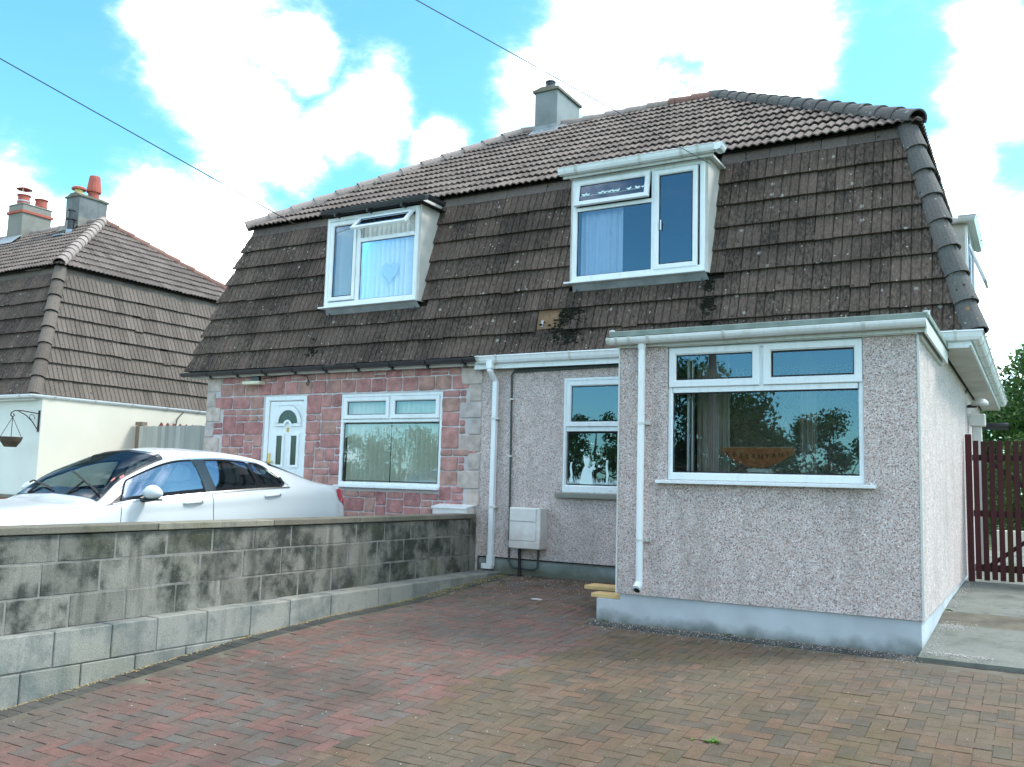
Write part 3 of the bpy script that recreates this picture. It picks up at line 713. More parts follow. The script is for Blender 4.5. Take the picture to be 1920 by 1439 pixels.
s2V, _ = slope((EXR, 0, EZ), (RXR, 0, ZR)); s2N = sU.cross(s2V)
ps += tile_field(mansS, TP['top'], (EXR+.03, EY, EZ-.02), sU, s2V, s2N, 0, 33, TW, 12, (uL+.03)/12, [hip_plane((EXR, EY, EZ), (RXR, YR, ZR), (EXR, 5, EZ)), hip_plane((EXR, 2*YR-EY, EZ), (RXR, YR, ZR), (EXR, 5, EZ))])
join('tiles', ps, mansS)
# boards closing the gap between mansard head and upper eaves
b = MB(); b.box(TLx-.04, TRx+.04, TY+.012, TY+.3, EZ-.06, EZ-.035); b.each('eaves_board', 'felt', houseR)
b = MB(); b.box(TRx-.3, TRx-.012, TY+.31, 2*YR-TY, EZ-.06, EZ-.035); b.each('eaves_board', 'felt', houseR)
# wooden patch where a tile is missing
def onM(x, z, off=0.): return Vector((x, BY+(z-BZ)/(MZ-BZ)*INS, z))+mN*off
b = MB(); c0 = XP+4*TW
for (xa, xb, o) in ((c0+.01, c0+.17, .022), (c0+.175, c0+.385, .028)):
    z0, z1 = BZ+.335, BZ+.68
    b.add([onM(xa, z0, o), onM(xb, z0, o), onM(xb, z1, o), onM(xa, z1, o), onM(xa, z0, 0), onM(xb, z0, 0), onM(xb, z1, 0), onM(xa, z1, 0)], [(0, 1, 2, 3), (4, 5, 1, 0), (1, 5, 6, 2), (4, 0, 3, 7)])
b.build('patch_board', 'wood_o', mansR, label='raw timber board filling a gap between the tiles')
b = MB(); b.add([onM(c0+.07, BZ+.36, .032), onM(c0+.10, BZ+.36, .032), onM(c0+.10, BZ+.45, .032), onM(c0+.07, BZ+.45, .032)], [(0, 1, 2, 3)]); b.build('nail_strip', 'metal_g', mansR)
# moss clumps below the dormers
def blobs_mesh(pts, r0, r1, squash=.5, sub=1):
    b = MB()
    bm = bmesh.new(); bmesh.ops.create_icosphere(bm, subdivisions=sub, radius=1); V = [x.co.copy() for x in bm.verts]; F = [tuple(y.index for y in x.verts) for x in bm.faces]; bm.free()
    for p in pts:
        r = R_.uniform(r0, r1); s = [R_.uniform(.7, 1.3) for _ in range(3)]
        b.add([Vector(p)+Vector((q.x*s[0], q.y*s[1], q.z*s[2]*squash))*r*R_.uniform(.85, 1.15) for q in V], F)
    return b
mp_ = []
for (xc, z0, z1, n, wd) in ((DR[0]-.02, BZ+.10, BZ+.66, 420, .10), (DR[1]+.03, BZ+.25, BZ+.82, 300, .04), (DL[0]-.15, BZ+.15, BZ+.42, 50, .09), (DR[0]-.05, BZ+.35, BZ+.55, 60, .10)):
    for _ in range(n):
        t = R_.random(); mp_.append(onM(xc+R_.gauss(0, wd)*(1.2-t*.6), z0+(z1-z0)*t, .035))
blobs_mesh(mp_, .010, .032).build('moss_clumps', 'moss', mansR, kind='stuff')

# ---------------------------------------------------------------- windows
def curtain_mesh(x0, x1, z0, z1, y, amp=.02, per=.09, n=40):
    v = []; f = []
    for i in range(n+1):
        x = x0+(x1-x0)*i/n
        for z in (z0, z1): v.append((x+.006*math.sin(i*1.7), y+amp*math.sin(2*PI*(x-x0)/per+.6*math.sin(i*.7)), z))
    for i in range(n): f.append((2*i, 2*i+2, 2*i+3, 2*i+1))
    return v, f
def frame_rect(b, x0, x1, z0, z1, w, y0, y1, wb=None):
    wb = wb or w
    b.box(x0, x0+w, y0, y1, z0, z1); b.box(x1-w, x1, y0, y1, z0, z1); b.box(x0+w, x1-w, y0+.0007, y1-.0007, z1-w, z1); b.box(x0+w, x1-w, y0+.0007, y1-.0007, z0, z0+wb)
def frame_part(name, parent, x0, x1, z0, z1, w, y0, y1, wb=None, mat='upvc', T=None, bars=(), label=None):
    """one mitred frame ring"""
    wb = wb or w; b = MB(); c = .006
    o = [(x0, z0), (x1, z0), (x1, z1), (x0, z1)]; i_ = [(x0+w, z0+wb), (x1-w, z0+wb), (x1-w, z1-w), (x0+w, z1-w)]
    def lp(pts, y, g=0.):
        cx, cz = (x0+x1)/2, (z0+z1)/2
        return [(a+g*(1 if a < cx else -1), y, e+g*(1 if e < cz else -1)) for a, e in pts]
    rings = [lp(o, y1), lp(o, y0+c), lp(o, y0, c), lp(i_, y0, -c*2.2), lp(i_, y0+c*2.2), lp(i_, y1)]
    v = [p for r in rings for p in r]; f = []
    for k in range(len(rings)-1):
        for j in range(4): f.append((k*4+j, k*4+(j+1) % 4, (k+1)*4+(j+1) % 4, (k+1)*4+j))
    if T is not None: v = [tuple(T @ Vector(q)) for q in v]
    b.add(v, f)
    for (a0, a1, e0, e1) in bars:
        b.box(a0, a1, y0+.001, y1-.001, e0, e1, T)
    return b.build(name, mat, parent, label=label)
def pane_part(parent, x0, x1, z0, z1, y, T=None, mat='glass'):
    b = MB(); v = [(x0, y, z0), (x1, y, z0), (x1, y, z1), (x0, y, z1)]
    if T is not None: v = [tuple(T @ Vector(q)) for q in v]
    b.add(v, [(0, 1, 2, 3)]); o = b.build('pane', mat, parent)
    s = MB(); w = .006; y2 = y-.003
    for (a, c, e, g) in ((x0-.004, x1+.004, z1-w, z1+.004), (x0-.004, x1+.004, z0-.004, z0+w), (x0-.004, x0+w, z0+w, z1-w), (x1-w, x1+.004, z0+w, z1-w)):
        s.box(a, c, y2, y+.004, e, g, T)
    s.build('glazing_seal', 'rubber', parent); return o
def room(parent, x0, x1, y0, y1, z0, z1, mat='room'):
    b = MB(); b.add([(x0, y0, z0), (x1, y0, z0), (x1, y1, z0), (x0, y1, z0), (x0, y0, z1), (x1, y0, z1), (x1, y1, z1), (x0, y1, z1)], [(0, 1, 2, 3), (4, 7, 6, 5), (3, 2, 6, 7), (0, 3, 7, 4), (1, 5, 6, 2)])
    return b.build('room_shell', mat, parent)
def blinds(parent, x0, x1, z0, z1, y, mat, sp=.089, ang=35, w=.089, z1f=None):
    n = int((x1-x0)/sp)
    for i in range(n+1):
        x = x0+sp*(i+.5)
        if x > x1: break
        a = math.radians(ang+R_.uniform(-5, 5)); dx, dy = w/2*math.cos(a), w/2*math.sin(a); b = MB(); v = []; m = 4
        for k in range(m+1):
            t = -1+2*k/m; bow = .017*(1-t*t)
            for z in (z0, z1): v.append((x+dx*t-bow*math.sin(a), y+dy*t-bow*math.cos(a), z))
        b.add(v, [(2*k, 2*k+2, 2*k+3, 2*k+1) for k in range(m)])
        b.build('blind_slat', mat, parent)
# --- left dormer
def dormer(house, H, left):
    x0, x1, z0, z1 = H
    dm = 'upvc_d'
    # cheeks: rendered side walls following the mansard
    def my(z): return BY+(z-BZ)/(MZ-BZ)*INS
    b = MB()
    for (xa, xb) in ((x0-.035, x0), (x1, x1+.035)):
        poly = [(DY+.03, z0-.02), (my(z0)+.08, z0-.02), (my(z1+.02)+.15, z1+.018), (DY+.03, z1+.018)]
        b.prism(poly, xa, xb, 'x')
    cheeks = b; b = MB(); b.box(x0-.03, x1+.03, DY+.03, TY+.25, z1+.02, z1+.12); d = b.build('dormer', 'oldrender', house); cheeks.each('dormer_cheek', 'oldrender', d)
    # apron
    b = MB(); za = z0-.115; v = [onM(x0-.02, za, .05), onM(x1+.03, za, .05), Vector((x1+.01, DY+.02, z0-.02)), Vector((x0+.01, DY+.02, z0-.02)), onM(x0-.02, za, .03), onM(x1+.03, za, .03)]
    b.add(v, [(0, 1, 2, 3), (4, 5, 1, 0)]); b.build('lead_apron', 'lead', d)
    b = MB(); b.box(x0-.085, x1+.01, DY-.045, DY+.06, z0-.022, z0); b.build('window_sill', 'upvc', house, bevel=.003)
    if left: bars = [(-7.665, -7.60, z0+.06, z1-.05), (-7.60, x1-.06, 4.70, 4.755)]
    else: bars = [(-3.105, -3.055, z0+.06, z1-.05), (x0+.06, -3.105, 4.70, 4.745)]
    w = frame_part('window', house, x0, x1, z0, z1, .062, DY, DY+.07, .07, 'upvc', bars=bars)
    room(w, x0+.05, x1-.05, DY+.06, DY+3, z0-.3, z1-.01, 'roomd')
    return d, w
dL, wL = dormer(houseL, DL, True); dR, wR = dormer(houseR, DR, False)
# left dormer lights
frame_part('sash', wL, -8.165, -7.672, 3.86, 5.05, .062, DY-.014, DY+.03); pane_part(wL, -8.095, -7.742, 3.93, 4.98, DY+.012)
pane_part(wL, -7.598, -6.64, 3.852, 4.698, DY+.03)
piv = Vector((0, DY-.005, 5.065)); T = Matrix.Translation(piv) @ Matrix.Rotation(math.radians(-44), 4, 'X') @ Matrix.Translation(-piv)
frame_part('open_sash', wL, -7.605, -6.63, 4.745, 5.06, .055, DY-.03, DY+.01, T=T, label='top-hung sash standing open'); pane_part(wL, -7.545, -6.69, 4.80, 5.0, DY-.008, T=T)
b = MB(); b.tube([(-6.655, DY-.01, 4.86), (-6.655, DY-.10, 4.93)], .006, 5); b.tube([(-7.585, DY-.01, 4.86), (-7.585, DY-.10, 4.93)], .006, 5); b.each('sash_stay', 'metal_g', wL)
blinds(wL, -8.12, -7.70, 3.87, 5.03, DY+.10, 'blindw', .085, 42); blinds(wL, -7.60, -6.64, 3.87, 5.03, DY+.10, 'blindw', .085, 42)
# heart shaped film
hp = []
for i in range(40):
    t = 2*PI*i/40; hp.append((-7.06+.0095*(16*math.sin(t)**3), 4.22+.0105*(13*math.cos(t)-5*math.cos(2*t)-2*math.cos(3*t)-math.cos(4*t))))
b = MB(); b.prism(hp, DY+.034, DY+.037); b.build('heart_sticker', 'heart', wL)
# right dormer lights
frame_part('sash', wR, -3.07, -2.53, 3.855, 5.07, .060, DY-.014, DY+.03); pane_part(wR, -3.003, -2.597, 3.922, 5.003, DY+.012)
pane_part(wR, -4.095, -3.11, 3.872, 4.70, DY+.03)
piv = Vector((0, DY-.005, 5.08)); T = Matrix.Translation(piv) @ Matrix.Rotation(math.radians(-10), 4, 'X') @ Matrix.Translation(-piv)
frame_part('open_sash', wR, -4.11, -3.12, 4.745, 5.08, .062, DY-.03, DY+.01, T=T, label='top-hung sash slightly ajar'); pane_part(wR, -4.045, -3.185, 4.81, 5.015, DY-.008, T=T, mat='glass')
v, f = curtain_mesh(-4.10, -3.52, 3.80, 4.74, DY+.14, .022, .10, 50); link('curtain', mesh(v, f), 'curtain', wR, True)
b = MB(); b.box(-2.985, -2.972, DY-.03, DY-.012, 4.33, 4.45); b.build('sash_handle', 'upvc', wR, bevel=.003)
def bird(b, x, z, s, fl):
    o = [(-1, .1), (-.75, .35), (-.45, .3), (-.2, .15), (.3, .35), (.75, .8), (.62, .3), (1.05, .5), (.7, .0), (.3, -.35), (-.2, -.42), (-.6, -.2), (-.8, .05)]
    b.prism([(x+fl*a*s, z+e*s) for a, e in (o if fl > 0 else o[::-1])], DY-.014, DY-.012)
b = MB()
for (x, s, fl) in ((-3.98, .040, 1), (-3.935, .034, -1), (-3.76, .036, 1), (-3.70, .034, -1), (-3.64, .034, 1), (-3.58, .036, -1), (-3.53, .034, 1), (-3.38, .036, 1), (-3.27, .038, -1), (-3.20, .026, 1)): bird(b, x, 4.885, s, fl)
Tb = T
b.v = [tuple(Tb @ Vector(q)) for q in b.v]; b.build('bird_stickers', 'decal', wR)
b = MB(); b.tube([tuple(T @ Vector((-4.03+.1*i, DY-.014, 4.865+.004*math.sin(i)))) for i in range(9)], .0028, 4); b.build('sticker_branch', 'decal', wR)
# dormer gutters
OG = [(0, 0), (.0, -.075), (.03, -.085), (.075, -.075), (.092, -.045), (.10, -.01), (.11, .0), (.10, .006), (.09, 0), (.012, -.004)]
def prof(pts, s=1., flip=1): return [(flip*a*s, b_*s) for a, b_ in pts]
b = MB(); b.sweep(prof(OG, 1.0), [(DR[0]-.13, DY-.09, 5.235), (DR[1]+.16, DY-.09, 5.235)]); b.sweep(prof(OG, 1.0), [(DR[1]+.165, DY-.19, 5.2345), (DR[1]+.165, DY-.02, 5.2345)])
gR = b.build('dormer_gutter', 'upvc', houseR)
b = MB(); b.box(DR[0]-.06, DR[1]+.10, DY-.075, TY-.02, 5.145, 5.17); b.box(DR[0]-.10, DR[1]+.13, DY-.0885, DY-.068, 5.12, 5.215); b.build('dormer_fascia', 'upvc_d', houseR)
b = MB()
for x in (DR[0]+.1, DR[0]+.95, DR[1]-.25, DR[1]-.05): b.sweep([(a*1.08, c*1.1+.001) for a, c in OG], [(x, DY-.09, 5.238), (x+.035, DY-.09, 5.238)])
b.each('gutter_bracket', 'upvc_d', houseR)
b = MB(); b.sweep(prof(OG, .68), [(DL[0]-.03, DY-.08, 5.195), (DL[1]+.20, DY-.08, 5.195)]); b.sweep(prof(OG, .68), [(DL[1]+.205, DY-.14, 5.1945), (DL[1]+.205, DY+.28, 5.1945)]); b.build('dormer_gutter', 'black', houseL)
b = MB(); b.box(DL[0]-.05, DL[1]+.12, DY-.075, TY-.02, 5.135, 5.15); b.build('dormer_fascia', 'felt', houseL)
b = MB()
for x in (DL[0]+.25, DL[0]+.85, DL[1]-.2): b.box(x, x+.02, DY-.16, DY-.04, 5.085, 5.125)
b.each('gutter_bracket', 'black', houseL)

# ---------------------------------------------------------------- left house front wall with stones
HW = (-7.835, -6.075, 1.185, 2.475); HD = (-9.345, -8.50, .12, 2.485)
wallL = wall_y(XL, XP, .05, 2.86, D, [HW, HD], .12).build('front_wall', 'mortar', houseL)
b = MB(); b.box(XL, XL+.02, D+.12, YB-.1, .05, 2.86); b.box(XL, XP, YB-.12, YB-.1, .05, 2.86); b.build('side_wall', 'creamw', houseL)
def stone_piece(x0, x1, z0, z1, mat, out_=.014, name='stone'):
    b = MB(); j = lambda: R_.uniform(-.005, .005); g = .0
    w, h = x1-x0, z1-z0; c = min(.014, w*.2, h*.25); y0 = D+.004; y1 = D-out_+R_.uniform(-.004, .004)
    base = [(x0+c, z0), (x1-c, z0), (x1, z0+c), (x1, z1-c), (x1-c, z1), (x0+c, z1), (x0, z1-c), (x0, z0+c)]
    # extra mid points give a ragged outline
    pts = []
    for k in range(8):
        a, e = base[k], base[(k+1) % 8]; pts.append((a[0]+j(), a[1]+j()))
        if math.dist(a, e) > .09: pts.append(((a[0]+e[0])/2+j(), (a[1]+e[1])/2+j()))
    n = len(pts); cx, cz = (x0+x1)/2, (z0+z1)/2
    def ins(p, d): return (p[0]+(d if p[0] < cx else -d), p[1]+(d if p[1] < cz else -d))
    v = [(p[0], y0, p[1]) for p in pts]+[(p[0], y1+.008, p[1]) for p in pts]+[(q[0], y1, q[1]) for q in (ins(p, .008) for p in pts)]+[(cx, y1-.004, cz)]
    f = []
    for r in range(2):
        for k in range(n): f.append((r*n+k, r*n+(k+1) % n, (r+1)*n+(k+1) % n, (r+1)*n+k))
    for k in range(n): f.append((2*n+k, 2*n+(k+1) % n, 3*n))
    b.add(v, f); return b.build(name, mat, wallL)
# quoins
qs = []
z = 2.70; k = 0
def quoin_col(xa, sgn, k0):
    z = 2.80; k = k0; lst = []
    while z > .2:
        h = R_.uniform(.215, .245); w = (.33, .20)[k % 2]
        a, c = (xa, xa+sgn*w); lst.append((min(a, c)+.006, max(a, c)-.006, z-h+.006, z-.006)); z -= h; k += 1
    return lst
Q = quoin_col(XL, 1, 0)+quoin_col(XP, -1, 0)
for q in Q: stone_piece(*q, 'quoin', .018, 'quoin')
def qedge(x_side, zc):
    for q in Q:
        if q[2] <= zc <= q[3]:
            if x_side < 0 and q[0] < XL+.05: return q[1]
            if x_side > 0 and q[1] > XP-.05: return q[0]
    return None
# coursed random stones: fill a grid, first lintel course of even blocks
gx, gz = .097, .0985
z_top = 2.80
xx = XL+.33
while xx < XP-.33:                                        # top course, mixed sizes
    w = R_.choice([.1, .2, .2, .29, .29]); 
    if xx+w > XP-.34: w = XP-.34-xx
    if w < .05: break
    if R_.random() < .25: stone_piece(xx+.008, xx+w-.008, 2.71, 2.745, 'stone'); stone_piece(xx+.008, xx+w-.008, 2.76, 2.80, 'stone')
    else: stone_piece(xx+.008, xx+w-.008, 2.705, 2.80, 'stone')
    xx += w
xx = XL+.30; n = 17; W = (XP-.21-xx)/n
for i in range(n): stone_piece(xx+i*W+.009, xx+(i+1)*W-.009, 2.508, 2.690, 'stone')
NXg = int((XP-XL)/gx); rows = 22; occ = np.zeros((rows, NXg+1), bool)
def cell(i, r): return (XL+i*gx, XL+(i+1)*gx, 2.495-(r+1)*gz, 2.495-r*gz)
for r in range(rows):
    for i in range(NXg+1):
        a, c, e, g = cell(i, r); cx, cz = (a+c)/2, (e+g)/2
        bad = c > XP-.02
        for h in (HW, HD):
            if h[0]-.03 < cx < h[1]+.03 and h[2]-.03 < cz < h[3]+.02: bad = True
        ql, qr = qedge(-1, cz), qedge(1, cz)
        if ql and cx < ql+.02: bad = True
        if qr and cx > qr-.02: bad = True
        occ[r, i] = bad
for r in range(rows):
    for i in range(NXg+1):
        if occ[r, i]: continue
        best = R_.choice([(3, 2), (3, 2), (2, 2), (3, 1), (2, 1), (4, 2), (4, 2), (3, 1), (3, 1), (3, 3), (2, 2)])
        for (w, h) in [best, (3, 2), (3, 1), (2, 2), (2, 1), (1, 1)]:
            if r+h <= rows and i+w <= NXg+1 and not occ[r:r+h, i:i+w].any(): break
        occ[r:r+h, i:i+w] = True
        a, _, _, g = cell(i, r); _, c, e, _ = cell(i+w-1, r+h-1)
        if c > HW[0] > a and e < HW[3] and g > HW[2]: c = HW[0]
        if g < .30: continue
        sp = []
        if h == 1 or (h == 2 and R_.random() > .0): sp = [(a, c, e, g)]
        else: sp = [(a, c, e, g)]
        for s_ in sp: stone_piece(s_[0]+.008, s_[1]-.008, s_[2]+.008, s_[3]-.008, 'stone')
# window
w = frame_part('window', houseL, *HW, .045, D-.012, D+.06, .05, bars=[(HW[0]+.05, HW[1]-.05, 2.075, 2.115), (-6.965, -6.93, 2.115, 2.43)])
frame_part('sash', w, -7.785, -6.968, 2.12, 2.43, .062, D-.03, D+.02); pane_part(w, -7.715, -7.035, 2.185, 2.365, D+.0)
frame_part('sash', w, -6.93, -6.12, 2.12, 2.43, .062, D-.03, D+.02); pane_part(w, -6.862, -6.185, 2.185, 2.365, D+.0)
pane_part(w, -7.775, -6.135, 1.25, 2.055, D+.02)
room(w, HW[0]+.03, HW[1]-.03, D+.09, D+3.2, .4, 2.5, 'roomd')
blinds(w, -7.79, -7.04, 1.23, 2.42, D+.12, 'blind', .084, 34, .089); blinds(w, -6.99, -6.12, 1.23, 2.42, D+.12, 'blind', .084, 36, .089)
b = MB(); b.box(HW[0]-.03, HW[1]+.005, D-.085, D+.02, 1.155, 1.185); b.build('window_sill', 'upvc', houseL, bevel=.004)
# door
dr = frame_part('door', houseL, *HD, .075, D-.010, D+.07, .02)
b = MB(); dx0, dx1 = HD[0]+.08, HD[1]-.08; b.box(dx0, dx1, D+.012, D+.06, .16, 2.405); leaf = b.build('door_leaf', 'upvc', dr, bevel=.004)
cx = -8.875
def arch(r, n=14, z0=0.): return [(cx+r*math.cos(PI*i/n), z0+r*math.sin(PI*i/n)) for i in range(n+1)]
def arch_ring(b, ro, ri, zz, y0, y1, n=14):
    v = []; f = []
    for i in range(n+1):
        a = PI*i/n
        for (r, y) in ((ro, y0+.006), (ro-.008, y0), (ri+.008, y0), (ri, y0+.006), (ri, y1)): v.append((cx+r*math.cos(a), y, zz+r*math.sin(a)))
    for i in range(n):
        for k in range(4): f.append((i*5+k, i*5+k+1, (i+1)*5+k+1, (i+1)*5+k))
    b.add(v, f)
b = MB(); arch_ring(b, .265, .195, 2.075, D-.012, D+.012); b.box(cx-.265, cx-.09, D-.012, D+.012, 2.03, 2.062); b.box(cx+.09, cx+.265, D-.012, D+.012, 2.03, 2.062)
arch_ring(b, .095, .055, 2.03, D-.016, D+.012)
for sx in (-9.03, -8.735): frame_rect(b, sx-.095, sx+.095, 1.415, 1.925, .038, D-.006, D+.012)
for sx in (-9.03, -8.735): frame_rect(b, sx-.095, sx+.095, .45, 1.2, .03, D+.0, D+.012)
b.box(dx0+.1, dx1-.1, D+.002, D+.012, 2.345, 2.36)
b.build('door_moulding', 'upvc', dr)
b = MB(); b.prism(arch(.195, 14, 2.075), D+.006, D+.010); b.build('door_pane', 'glassdoor' if 'glassdoor' in M else 'gloss_black', dr)
for sx in (-9.03, -8.735):
    b = MB(); b.box(sx-.057, sx+.057, D+.006, D+.010, 1.453, 1.887); b.build('door_pane', 'gloss_black', dr)
b = MB(); b.box(-9.245, -9.205, D-.006, D+.012, 1.40, 1.62); b.box(-9.24, -9.11, D-.045, D-.025, 1.485, 1.505); b.box(-9.235, -9.215, D-.045, D-.006, 1.485, 1.505); b.build('door_handle', 'brass', dr, bevel=.004)
def text_mesh(txt, size, name, mat, parent, T, ext=.003, align='CENTER'):
    cu = bpy.data.curves.new(name, 'FONT'); cu.body = txt; cu.size = size; cu.extrude = ext; cu.align_x = align; cu.resolution_u = 3
    o = bpy.data.objects.new('tmp', cu); COL.objects.link(o); dg = bpy.context.evaluated_depsgraph_get(); me = bpy.data.meshes.new_from_object(o.evaluated_get(dg)); bpy.data.objects.remove(o); bpy.data.curves.remove(cu)
    me.transform(T @ Matrix.Rotation(PI/2, 4, 'X')); me.materials.clear(); return link(name, me, mat, parent)
text_mesh('8', .10, 'door_number', 'brass', dr, Matrix.Translation((cx, D+.006, 1.945)), .006)
b = MB(); b.box(HD[0]-.03, HD[1]+.03, D-.25, D, .10, .20); b.build('door_step', 'coping', houseL)
# floodlight under the eaves, cable loop, meter box
b = MB(); b.box(-9.72, -9.36, D-.16, D-.02, 2.665, 2.715); l = b.build('porch_light', simple('cream_lamp_housing', (.62, .60, .46), .5), houseL, bevel=.008)
b = MB(); b.box(-9.62, -9.46, D-.07, D, 2.715, 2.79); b.build('lamp_bracket', 'black', l)
b = MB(); b.tube([(-9.4, D-.03, 2.76), (-9.0, D-.04, 2.79), (-8.75, D-.05, 2.80), (-8.52, D-.04, 2.775), (-8.45, D-.045, 2.68), (-8.47, D-.05, 2.62), (-8.50, D-.05, 2.65), (-8.47, D-.045, 2.70)], .007, 6); b.build('cable', 'black', houseL)
b = MB(); b.box(-6.045, -5.515, D-.20, D-.001, .42, .955); mb = b.build('meter_box', 'meter', houseL, bevel=.01)
b = MB(); b.prism([(D-.215, .95), (D-.001, .985), (D-.001, .965), (D-.215, .93)], -6.055, -5.505, 'x'); b.build('meter_box_lid', 'upvc', mb)
# black gutter and fascia on the left house
HR = [(.065*math.cos(PI+PI*i/8), .06*math.sin(PI+PI*i/8)) for i in range(9)]
HR2 = [(a*.9, c*.9) for a, c in HR[::-1]]
def halfround(s=1., off=.07): return [(a*s+off, c*s) for a, c in HR]+[(a*s+off, c*s+.003) for a, c in HR2]
GZ = 2.885
b = MB(); b.sweep(halfround(1.0), [(BL-.06, BY-.0, GZ-.012), (XP+.02, BY-.0, GZ)]); b.build('gutter', 'black', houseL)
b = MB()
for i in range(9): x = BL+.5+i*.6; b.sweep(halfround(1.15), [(x, BY, GZ-.006), (x+.04, BY, GZ-.006)]); b.box(x, x+.03, BY-.03, BY+.05, GZ-.10, GZ-.05)
b.each('gutter_bracket', 'black', houseL)
b = MB(); b.box(BL+.03, XP, BY+.0, BY+.02, 2.795, 2.89); b.build('fascia', 'soffit', houseL)
b = MB(); b.box(BL+.03, XP, BY+.02, D+.1, 2.80, 2.812); b.build('soffit_board', 'soffit', houseL)

# ---------------------------------------------------------------- right house
MWn = (-4.255, -2.95, 1.185, 2.60)
wallR = wall_y(XP, .0, .335, 2.76, D, [MWn], .14).build('front_wall', 'pebble', houseR)
b = MB(); b.box(XP+.0, -2.69, D+.03, D+.2, -.1, .335); b.build('plinth', 'plinth2', houseR)
b = MB(); b.box(XP+.01, -2.69, D-.004, D+.03, .325, .340); b.build('drip_bead', 'rubber', houseR)
b = MB(); b.box(-.004, 0.0, D+.005, YB-.12, .26, 2.76); b.add([(0, YB-.12, .26), (XL, YB-.12, .26), (XL, YB-.12, 2.86), (0, YB-.12, 2.86)], [(0, 1, 2, 3)]); b.build('side_wall', 'pebble', houseR)
w = frame_part('window', houseR, *MWn, .045, D+.0, D+.07, .09, bars=[(MWn[0]+.05, MWn[1]-.05, 1.935, 1.985)])
frame_part('sash', w, MWn[0]+.045, MWn[1]-.045, 1.99, 2.555, .062, D-.016, D+.03); pane_part(w, -4.145, -3.06, 2.058, 2.487, D+.01)
pane_part(w, -4.19, -3.0, 1.285, 1.915, D+.03)
room(w, MWn[0]+.03, MWn[1]-.03, D+.1, D+2.8, .4, 2.62, 'roomd')
# frosted cat and butterfly film
def poly_film(b, pts, ox, oz, s, y=D+.026): b.prism([(ox+a*s, oz+c*s) for a, c in pts], y, y+.002)
cat = [(-.55, 0), (-.5, .55), (-.36, .95), (-.22, 1.2), (-.30, 1.55), (-.34, 1.95), (-.20, 1.78), (-.05, 1.80), (.10, 1.95), (.12, 1.55), (.06, 1.30), (.16, 1.1), (.30, 1.15), (.46, 1.5), (.56, 1.48), (.44, 1.05), (.28, .75), (.32, .4), (.42, 0)]
b = MB(); poly_film(b, cat, -3.92, 1.29, .185); poly_film(b, [(-a, c) for a, c in cat][::-1], -3.48+.06, 1.29, .185)
poly_film(b, [(0, 0), (.12, .1), (.2, .6), (.1, 1.2), (.16, 1.5), (.02, 1.45), (-.02, 1.1), (.04, .6)], -4.16, 1.29, .18); poly_film(b, [(0, 0), (.12, .1), (.2, .6), (.1, 1.2), (.16, 1.5), (.02, 1.45), (-.02, 1.1), (.04, .6)], -3.68, 1.29, .2)
x = -4.185
while x < -3.05:
    h = R_.uniform(.02, .075)+.02*math.sin(x*9); b.prism([(x-.008, 1.287), (x+.008, 1.287), (x+R_.uniform(-.012, .012), 1.31+h)], D+.0265, D+.028); x += .009
for (x, z) in ((-4.0, 1.70), (-3.86, 1.78), (-3.78, 1.66), (-3.93, 1.62), (-3.70, 1.60)):
    for s in (-1, 1): poly_film(b, [(0, 0), (s*.9, .9), (s*1.1, .2), (s*.5, -.3), (s*.7, -.9)][::s], x, z, .020)
for (x, z) in ((-3.90, 1.50), (-3.83, 1.48), (-3.85, 1.55), (-3.77, 1.51)): b.prism([(x+.016*math.cos(i*PI/4), z+.016*math.sin(i*PI/4)) for i in range(8)], D+.026, D+.028)
b.build('cat_window_film', 'decal', w, label='frosted film with cats, grass and butterflies')
b = MB(); b.box(MWn[0]-.07, MWn[1]+.05, D-.06, D+.05, 1.115, 1.180); b.build('window_sill', 'sill', houseR, bevel=.006)
b = MB(); b.box(-3.62, -3.58, D-.004, D+.002, 1.213, 1.222); b.build('drain_slot', 'upvc_d', w)
# white gutter along the front, round the corner and down the side; fascia, soffit, bargeboard
OB = [(0, 0), (0, -.08), (.03, -.092), (.07, -.085), (.09, -.055), (.102, -.012), (.115, -.008), (.113, .006), (.10, 0), (.012, -.004)]
GX = .30
b = MB(); b.sweep(OB, [(XP-.0, BY-.0, 2.895), (GX, BY-.0, 2.895), (GX, YB-.05, 2.905)]); g_ = b.build('gutter', 'upvc', houseR)
b = MB()
for x in (XP+.03, XP+.30, -4.1, -.05, .15): b.sweep([(a*1.05, c*1.07+.002) for a, c in OB], [(x, BY, 2.897), (x+.03, BY, 2.897)])
for i in range(9): b.sweep([(a*1.12, c*1.12+.003) for a, c in OB], [(GX, 2.1+i*.9, 2.899), (GX, 2.16+i*.9, 2.899)])
b.each('gutter_bracket', 'upvc_d', houseR)
b = MB(); b.box(XP-.06, GX-.02, BY-.006, BY+.014, 2.74, 2.90); b.box(GX-.02, GX-.001, BY-.005, YB, 2.76, 2.90); b.build('fascia', 'upvc', houseR)
for i in range(7):
    b = MB(); y0 = BY+.02+i*1.1; b.box(.03, GX-.022, y0+.002, min(y0+1.098, YB), 2.752, 2.762); b.build('soffit_board', 'soffit', houseR)
b = MB(); b.box(XP, GX-.022, BY+.014, D+.01, 2.765, 2.775); b.box(0.001, .03, BY+.02, YB, 2.765, 2.78); b.build('soffit_shadow_gap', 'felt', houseR)
